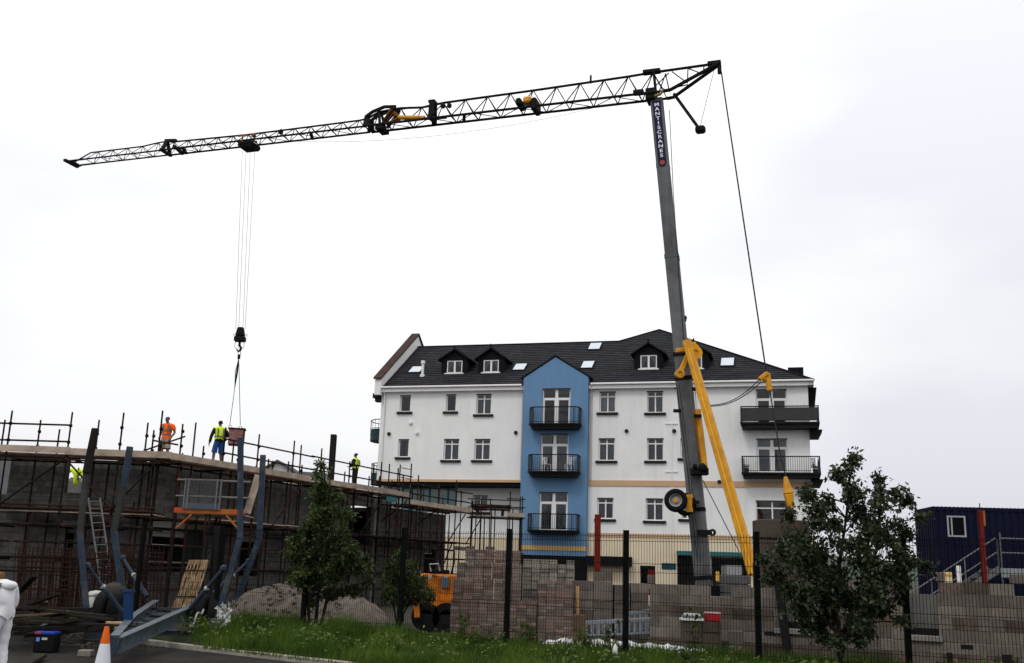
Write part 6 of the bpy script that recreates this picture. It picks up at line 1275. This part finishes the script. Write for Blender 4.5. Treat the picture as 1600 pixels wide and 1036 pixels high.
# orange top, on the deck at the corner
f0 = V((P(256,718,36.3).x,36.3,DK+.01))
t,tf,s,W = person('person','person in orange hi-vis shirt and khaki shorts standing on the scaffold walkway',f0,math.radians(170),1.70,dict(eL=(-.30,-.05,1.16),wL=(-.24,.08,.96),pL=(-.23,.1,.90),eR=(.28,-.1,1.15),wR=(.24,.05,.95),pR=(.23,.09,.89),head=(.0,.05,1.64),jaw=(0,.05,1.565),crown=(0,.04,1.71),kL=(-.12,.03,.5),kR=(.10,.06,.5)),skin2,hairM,'orange_shirt',hivisO,'shorts',shortsK,bands=((1.19,1.245),(1.03,1.085)))
# yellow vest beside the skip
f1 = V((P(338,733,37.2).x,37.2,DK+.01))
t,tf,s,W = person('person','person in yellow hi-vis vest and blue shorts guiding the hanging skip',f1,math.radians(30),1.74,dict(eL=(-.30,-.04,1.15),wL=(-.33,.02,.91),pL=(-.34,.04,.85),eR=(.34,.12,1.22),wR=(.36,.36,1.2),pR=(.36,.42,1.2),kL=(-.14,.02,.5),aL=(-.17,-.06,.09),tL=(-.19,.1,.04),kR=(.13,.08,.5),aR=(.17,.05,.09),tR=(.19,.2,.04)),skin2,hairM,'black_jumper',blackC,'shorts',shortsB,sleeve='long',vest=True,bands=((1.10,1.15),))
# third man further along
f2 = V((P(553,768,46.8).x,46.8,DK+.01))
t,tf,s,W = person('person','person in yellow hi-vis vest and dark trousers far along the scaffold walkway',f2,math.radians(75),1.74,dict(eL=(-.27,.02,1.16),wL=(-.2,.2,1.08),pL=(-.18,.26,1.08),eR=(.26,.02,1.15),wR=(.22,.18,1.02),pR=(.21,.23,1.0)),skin2,hairM,'black_jumper',blackC,'trousers',blackC,sleeve='long',vest=True,bands=((1.10,1.15),))
# white overalls, close by at the left edge
f3 = V((P(-2,1000,15.8).x,15.8,0))
t,tf,s,W = person('person','person in white hooded overalls seen from behind at the left edge',f3,math.radians(66),1.62,dict(chest=(0,.04,1.29),nb=(0,.08,1.43),neck=(0,.12,1.48),jaw=(0,.17,1.50),head=(0,.19,1.56),crown=(0,.19,1.63),sL=(-.19,.06,1.39),sR=(.19,.06,1.39),eL=(-.25,.10,1.12),wL=(-.16,.30,1.02),pL=(-.13,.36,1.02),eR=(.27,.08,1.12),wR=(.18,.29,1.0),pR=(.15,.36,1.0),kL=(-.13,.06,.5),kR=(.12,.03,.5)),skin,hairB,'overalls',coverM,'overalls',coverM,sleeve='none')
mb = MB(); mb.blob(tf((0,-.03,1.43)),(.15*s,.12*s,.085*s),3,.05); mb.blob(tf((0,.06,1.47)),(.12*s,.11*s,.06*s),3,.04); mb.build('folded_hood', coverM, t, smooth=True)
# hi-vis jacket hung in the opening
jc = P(120,733,37.2); t = thing('hi_vis_jacket', jc-UPZ*.7, 'lime yellow hi-vis jacket hanging in the window opening of the block wall', 'jacket')
q = lambda x,z,y=0: jc+V((x,y,z))
U_ = dict(a=(q(0,-.08),(.17,.08)),b=(q(.02,-.35),(.16,.08)),c=(q(.02,-.58),(.13,.07)),l=(q(-.22,-.02),.09),l2=(q(-.30,-.14),.08),r=(q(.2,-.04),.08),r2=(q(.28,-.3),.075),r3=(q(.28,-.52),.06))
link('jacket_shell', skinmesh('jacket_shell',U_,[('a','b'),('b','c'),('a','l'),('l','l2'),('a','r'),('r','r2'),('r2','r3')],hivisY), t); MB().bar(q(.1,.05,-.1),q(.16,-.5,-.1),.05,.01,up=(0,-1,0)).build('reflective_strap', reflM, t); MB().bar(q(-.14,-.33,-.1),q(.16,-.36,-.1),.05,.01,up=(0,-1,0)).build('reflective_band', reflM, t)

# ------------------------------------------------------------------ vegetation
def leaf_mesh(pts, size, mat, droop=.4, asp=.5):
    n = len(pts); d = rng.normal(size=(n,3)); d[:,2] -= droop; d /= np.linalg.norm(d,axis=1)[:,None]; up = rng.normal(size=(n,3)); up[:,2] += 1.2
    sd = np.cross(d,up); sd /= np.linalg.norm(sd,axis=1)[:,None]; nn = np.cross(sd,d); L_ = (size*rng.uniform(.45,1.35,n))[:,None]; Wd = L_*asp
    p = np.asarray(pts); v = np.stack([p, p+d*L_*.45+sd*Wd*.5+nn*L_*.08, p+d*L_, p+d*L_*.45-sd*Wd*.5+nn*L_*.08],1).reshape(-1,3); b = np.arange(n)*4
    f = np.concatenate([np.stack([b,b+1,b+2],1),np.stack([b,b+2,b+3],1)]); return v, f
def np_mesh(name, v, f, mat):
    me = bpy.data.meshes.new(name); me.vertices.add(len(v)); me.vertices.foreach_set('co', v.astype(np.float32).ravel()); k = f.shape[1]; me.loops.add(f.size); me.loops.foreach_set('vertex_index', f.astype(np.int32).ravel()); me.polygons.add(len(f)); me.polygons.foreach_set('loop_start', np.arange(0,f.size,k,dtype=np.int32)); me.polygons.foreach_set('loop_total', np.full(len(f),k,dtype=np.int32)); me.materials.append(mat); me.update(calc_edges=True); me.validate(); return me
def tree(label, base, Y, stems, clusters, leafn, lsize, lmat, dep, trunk_r, dens=1.0):
    t = thing('young_tree', base, label, 'tree'); tr = MB(); br = MB(); leaves = []
    cl = [(P(x,y,Y),r*Y/1600) for x,y,r in clusters]; cl = [(c+V((random.uniform(-.06,.06),random.uniform(-dep,dep),random.uniform(-.06,.06))),r*random.uniform(.8,1.1)) for c,r in cl]
    for st in stems:
        pts = [P(x,y,Y) for x,y in st]; pts = [pts[0]-UPZ*.15]+pts; n = len(pts); tr.path(pts,[trunk_r*(1-.75*i/(n-1)) for i in range(n)],7)
    allp = [P(x,y,Y) for st in stems for x,y in st]; sts = [p for st in stems for a,b in zip(st,st[1:]) for p in [P(a[0]+(b[0]-a[0])*f,a[1]+(b[1]-a[1])*f,Y) for f in (0,.33,.66)]]
    for c,r in cl:
        lows = [p for p in sts if p.z < c.z-.1] or sts; s0 = min(lows,key=lambda p:(p-c).length); m0 = s0.lerp(c,.5)+V((random.uniform(-.08,.08),random.uniform(-.1,.1),.05)); br.path([s0,m0,c],[.016,.011,.006],5)
        nt = max(5,int(26*r/.45)); 
        for k in range(nt):
            d = V((random.gauss(0,1),random.gauss(0,1),random.gauss(0,.9)+.25)).normalized()*r*random.uniform(.55,1.12); e = c+d; br.path([c.lerp(m0,random.uniform(0,.4)),c+d*.5+V((0,0,.03)),e],[.006,.004,.002],3,caps=False)
            for j in range(int(leafn*dens*random.uniform(.6,1.3))):
                f = random.uniform(.25,1.05); q = c+d*f+V((random.gauss(0,.05),random.gauss(0,.05),random.gauss(0,.05))); leaves.append((q.x,q.y,q.z))
    nb_ = len(tr.v); tr.v += br.v; tr.f += [tuple(q+nb_ for q in f) for f in br.f]; tr.mi += br.mi; tr.build('trunk', barkM, t, smooth=True); v,f = leaf_mesh(leaves,lsize,lmat); link('crown', np_mesh('crown',v,f,lmat), t); return len(leaves)
n3 = tree('big dark leafy tree in front of the fence at the right', P(1312,1040,17.6), 17.6, [[(1318,1060),(1312,1010),(1308,940),(1312,880),(1322,810),(1328,740)],[(1312,1000),(1340,940),(1370,860),(1376,770)],[(1308,960),(1275,900),(1255,830)],[(1312,1010),(1345,965),(1395,945)],[(1310,990),(1270,950),(1232,915)]],
 [(1326,722,13),(1322,742,15),(1316,764,15),(1375,748,13),(1366,768,17),(1388,772,14),(1342,772,13),(1300,785,20),(1274,762,15),(1252,778,14),(1395,795,15),(1335,805,27),(1412,818,16),(1288,815,24),(1246,806,14),(1370,822,25),(1425,838,13),(1405,850,18),(1256,842,24),(1218,858,16),(1200,872,9),(1312,850,32),(1365,868,28),(1420,872,15),(1262,882,28),(1222,892,18),(1320,905,30),(1375,905,22),(1285,930,20),(1388,938,16),(1262,925,16),(1345,950,16),(1375,965,14),(1238,912,12),(1400,895,18),(1448,888,8),(1452,806,9),(1305,965,10),(1345,735,8),(1290,860,26),(1340,880,28),(1395,870,20),(1240,868,20),(1300,890,24),(1350,840,24),(1310,815,22),(1360,795,18),(1270,800,18),(1355,915,22),(1300,915,20),(1240,835,16),(1390,835,18),(1330,775,14),(1290,945,18),(1345,945,20),(1390,950,14),(1328,972,12),(1255,935,14),(1410,915,12),(1228,932,16),(1206,905,12),(1262,958,13),(1418,928,13),(1398,972,11),(1350,982,11),(1290,972,12),(1330,940,18),(1270,905,18),(1310,935,16),(1300,988,13),(1340,998,11),(1270,984,11),(1378,990,11),(1322,1008,9),(1255,965,12),(1400,955,12),(1345,930,18),(1285,918,18),(1310,1000,12),(1355,972,14),(1285,995,11),(1240,950,12),(1300,955,16)], 23, .10, leafA, .55, .055)
n1 = tree('slim leafy young tree in front of the gravel heap', P(492,975,23.6), 23.6, [[(492,990),(497,930),(503,860),(508,790),(507,730)],[(500,985),(512,930),(535,880),(545,820)],[(484,985),(480,920),(474,860)]],
 [(505,731,7),(501,748,9),(514,758,9),(504,772,13),(528,778,14),(492,795,18),(520,800,22),(544,808,14),(478,822,16),(505,832,26),(538,836,20),(462,842,10),(480,858,20),(515,868,28),(552,862,16),(462,880,14),(490,895,24),(530,900,24),(560,892,14),(465,912,13),(505,925,20),(545,925,16),(580,885,8),(478,935,12),(500,815,18),(520,845,22),(490,870,22),(535,870,20),(510,895,22),(470,895,12),(540,850,14),(500,780,12),(460,860,12),(555,880,12),(520,925,16),(488,915,16),(455,895,12),(570,905,12),(565,870,10),(450,870,8)], 23, .105, leafB, .5, .05)
n2 = tree('small bushy sapling in front of the orange dumper', P(622,972,23.2), 23.2, [[(626,985),(627,930),(630,870)],[(622,985),(612,930),(608,890)],[(630,960),(650,920)]],
 [(630,868,8),(616,880,12),(640,884,13),(605,898,13),(628,902,17),(650,905,12),(612,924,16),(640,926,14),(662,925,9),(600,935,9),(625,948,11),(670,920,6),(625,890,14),(630,918,16),(618,905,14),(645,912,12),(655,940,10),(668,935,9),(660,905,10)], 22, .095, leafB, .35, .03)
# grass on the verge
def grass(n, hmin, hmax, wd, smin, smax, tmin, tmax, seed):
    r = np.random.default_rng(seed); s = r.uniform(smin,smax,n); t = r.uniform(tmin,tmax,n)
    f = np.stack([-2.17+2.25*s, 22.4-1.12*s],1); k1 = np.array(K1[:2]); kdv = np.array(kd[:2]); kk = (f-k1)@kdv; q = k1+kk[:,None]*kdv; p = q+(f-q)*t[:,None]
    keep = p[:,0]/p[:,1] > -.284+.006*np.sin(p[:,1]*9); p = p[keep]; t = t[keep]; n = len(p); z = .08+.22*np.clip(t,0,1)**.8; h = r.uniform(hmin,hmax,n)*(.6+.8*r.random(n)); patch = .75+.35*np.sin(p[:,0]*1.7+1)*np.sin(p[:,1]*2.3)+.15*np.sin(p[:,0]*5.1); h *= np.clip(patch,.4,1.3)
    a = r.uniform(0,2*np.pi,n); dx = np.stack([np.cos(a),np.sin(a)],1)*wd/2*r.uniform(.6,1.5,n)[:,None]; lean = r.normal(0,.28,(n,2))*h[:,None]
    P0 = np.column_stack([p,z]); v = np.stack([np.column_stack([p-dx,z]),np.column_stack([p+dx,z]),np.column_stack([p+dx*.7+lean*.35,z+h*.6]),np.column_stack([p-dx*.7+lean*.35,z+h*.6]),np.column_stack([p+lean,z+h])],1).reshape(-1,3); b = np.arange(n)*5
    return v, np.concatenate([np.stack([b,b+1,b+2],1),np.stack([b,b+2,b+3],1),np.stack([b+3,b+2,b+4],1)])
v,f = grass(70000,.10,.26,.012,-2.2,6.5,.03,1.2,3); o = link('grass', np_mesh('grass',v,f,grassM)); tag(o,'uneven green grass covering the verge in front of the fence','grass',kind='stuff')
v,f = grass(16000,.22,.40,.013,-2.2,.3,.35,1.15,4); o = link('tall_grass', np_mesh('tall_grass',v,f,grassM)); tag(o,'taller bright green grass on the left end of the verge','grass',kind='stuff')
v,f = grass(1500,.05,.12,.014,-2.2,1.5,-.12,.02,5); o = link('kerb_grass', np_mesh('kerb_grass',v,f,grassM)); tag(o,'tufts of short grass growing over the kerb','grass',kind='stuff')
# weeds
def weed(s,t0,h,label,mat=weedM,n=60):
    q = bank_pt(s,t0); b = V((q.x,q.y,bank_z(t0)-.02)); t = thing('weed', b, label, 'weed', 'tall weeds along the fence'); st = MB(); lv = []
    for k in range(4):
        e = b+V((random.uniform(-.16,.16),random.uniform(-.12,.12),h*random.uniform(.7,1.05))); st.path([b+V((random.uniform(-.05,.05),0,0)),b.lerp(e,.5)+V((random.uniform(-.03,.03),0,0)),e],[.008,.006,.003],4)
        for j in range(n//4): f_ = random.uniform(.2,1); c = b.lerp(e,f_); lv.append((c.x+random.gauss(0,.05),c.y+random.gauss(0,.05),c.z+random.gauss(0,.03)))
    st.build('stem', weedM, t); v,f = leaf_mesh(np.array(lv),.11,mat,.1,.45); link('leaves', np_mesh('leaves',v,f,mat), t)
for s,t0,h,lb in ((.72,.9,.62,'tall weed in front of the brick packs left of the second fence post'),(1.32,.85,.55,'leafy weed in front of the lower brick packs'),(1.22,1.0,.50,'weed with small pale leaves right of the fence post by the bricks'),(2.02,.85,.65,'dense weed at the foot of the post left of the crane mast'),(1.78,.9,.50,'weed between the brick packs and the staging'),(2.45,1.1,.80,'tall thin weed in front of the red tool box'),(.95,.8,.4,'short weed right beside the brick packs post'),(2.75,.7,.35,'low weed left of the fence post by the yellow strut'),(-.55,.9,.4,'low weed near the slim leafy tree')): weed(s,t0,h,lb)
# low broad-leaved weeds scattered through the grass
r_ = np.random.default_rng(11); lv = []
for i in range(150):
    q = bank_pt(r_.uniform(-2,6),r_.uniform(.1,1.15)); h_ = r_.uniform(.15,.42)
    for j in range(24): lv.append((q.x+r_.normal(0,.10),q.y+r_.normal(0,.10),.22+h_*r_.random()))
v,f = leaf_mesh(np.array(lv),.085,weedM,.0,.5); tag(link('low_weeds', np_mesh('low_weeds',v,f,M('pale_weed',(.075,.105,.028),.8,var=.5,vs=2))), 'low broad leaved weeds growing through the grass', 'weeds', kind='stuff')
flw = MB()
for i in range(55):
    q = bank_pt(random.uniform(-2,4),random.uniform(.1,1.0)); flw.blob((q.x,q.y,.28+random.uniform(.02,.16)),(.013,.013,.01),1,.1)
tag(flw.build('wild_flowers', M('pale_flower',(.30,.32,.14),.8)), 'tiny pale wild flowers dotted through the grass', 'flowers', kind='stuff')
rr = random.Random(5)
for k,(px,py,Y,lb) in enumerate(((760,975,22.9,'split red brick lying in front of the tallest brick stack'),(905,960,23.0,'short offcut of board by the foot of the yellow batten'),(1150,985,21.6,'broken grey block lying in front of the low wall by the fence post'))):
    a = P(px,py,Y); tag(MB().box((a.x-.14,Y-.07,.0),(a.x+.14,Y+.07,max(.12,a.z))).build(('split_brick','board_offcut','broken_block')[k], (brickM,timber,yblock)[k], bevel=.02), lb, ('brick','board','block')[k])
q = bank_pt(2.15,.75); tag(MB().blob((q.x,q.y,.42),(.05,.04,.10),2,.25).build('litter', whiteM), 'scrap of white paper litter caught in the grass below the staging', 'litter')
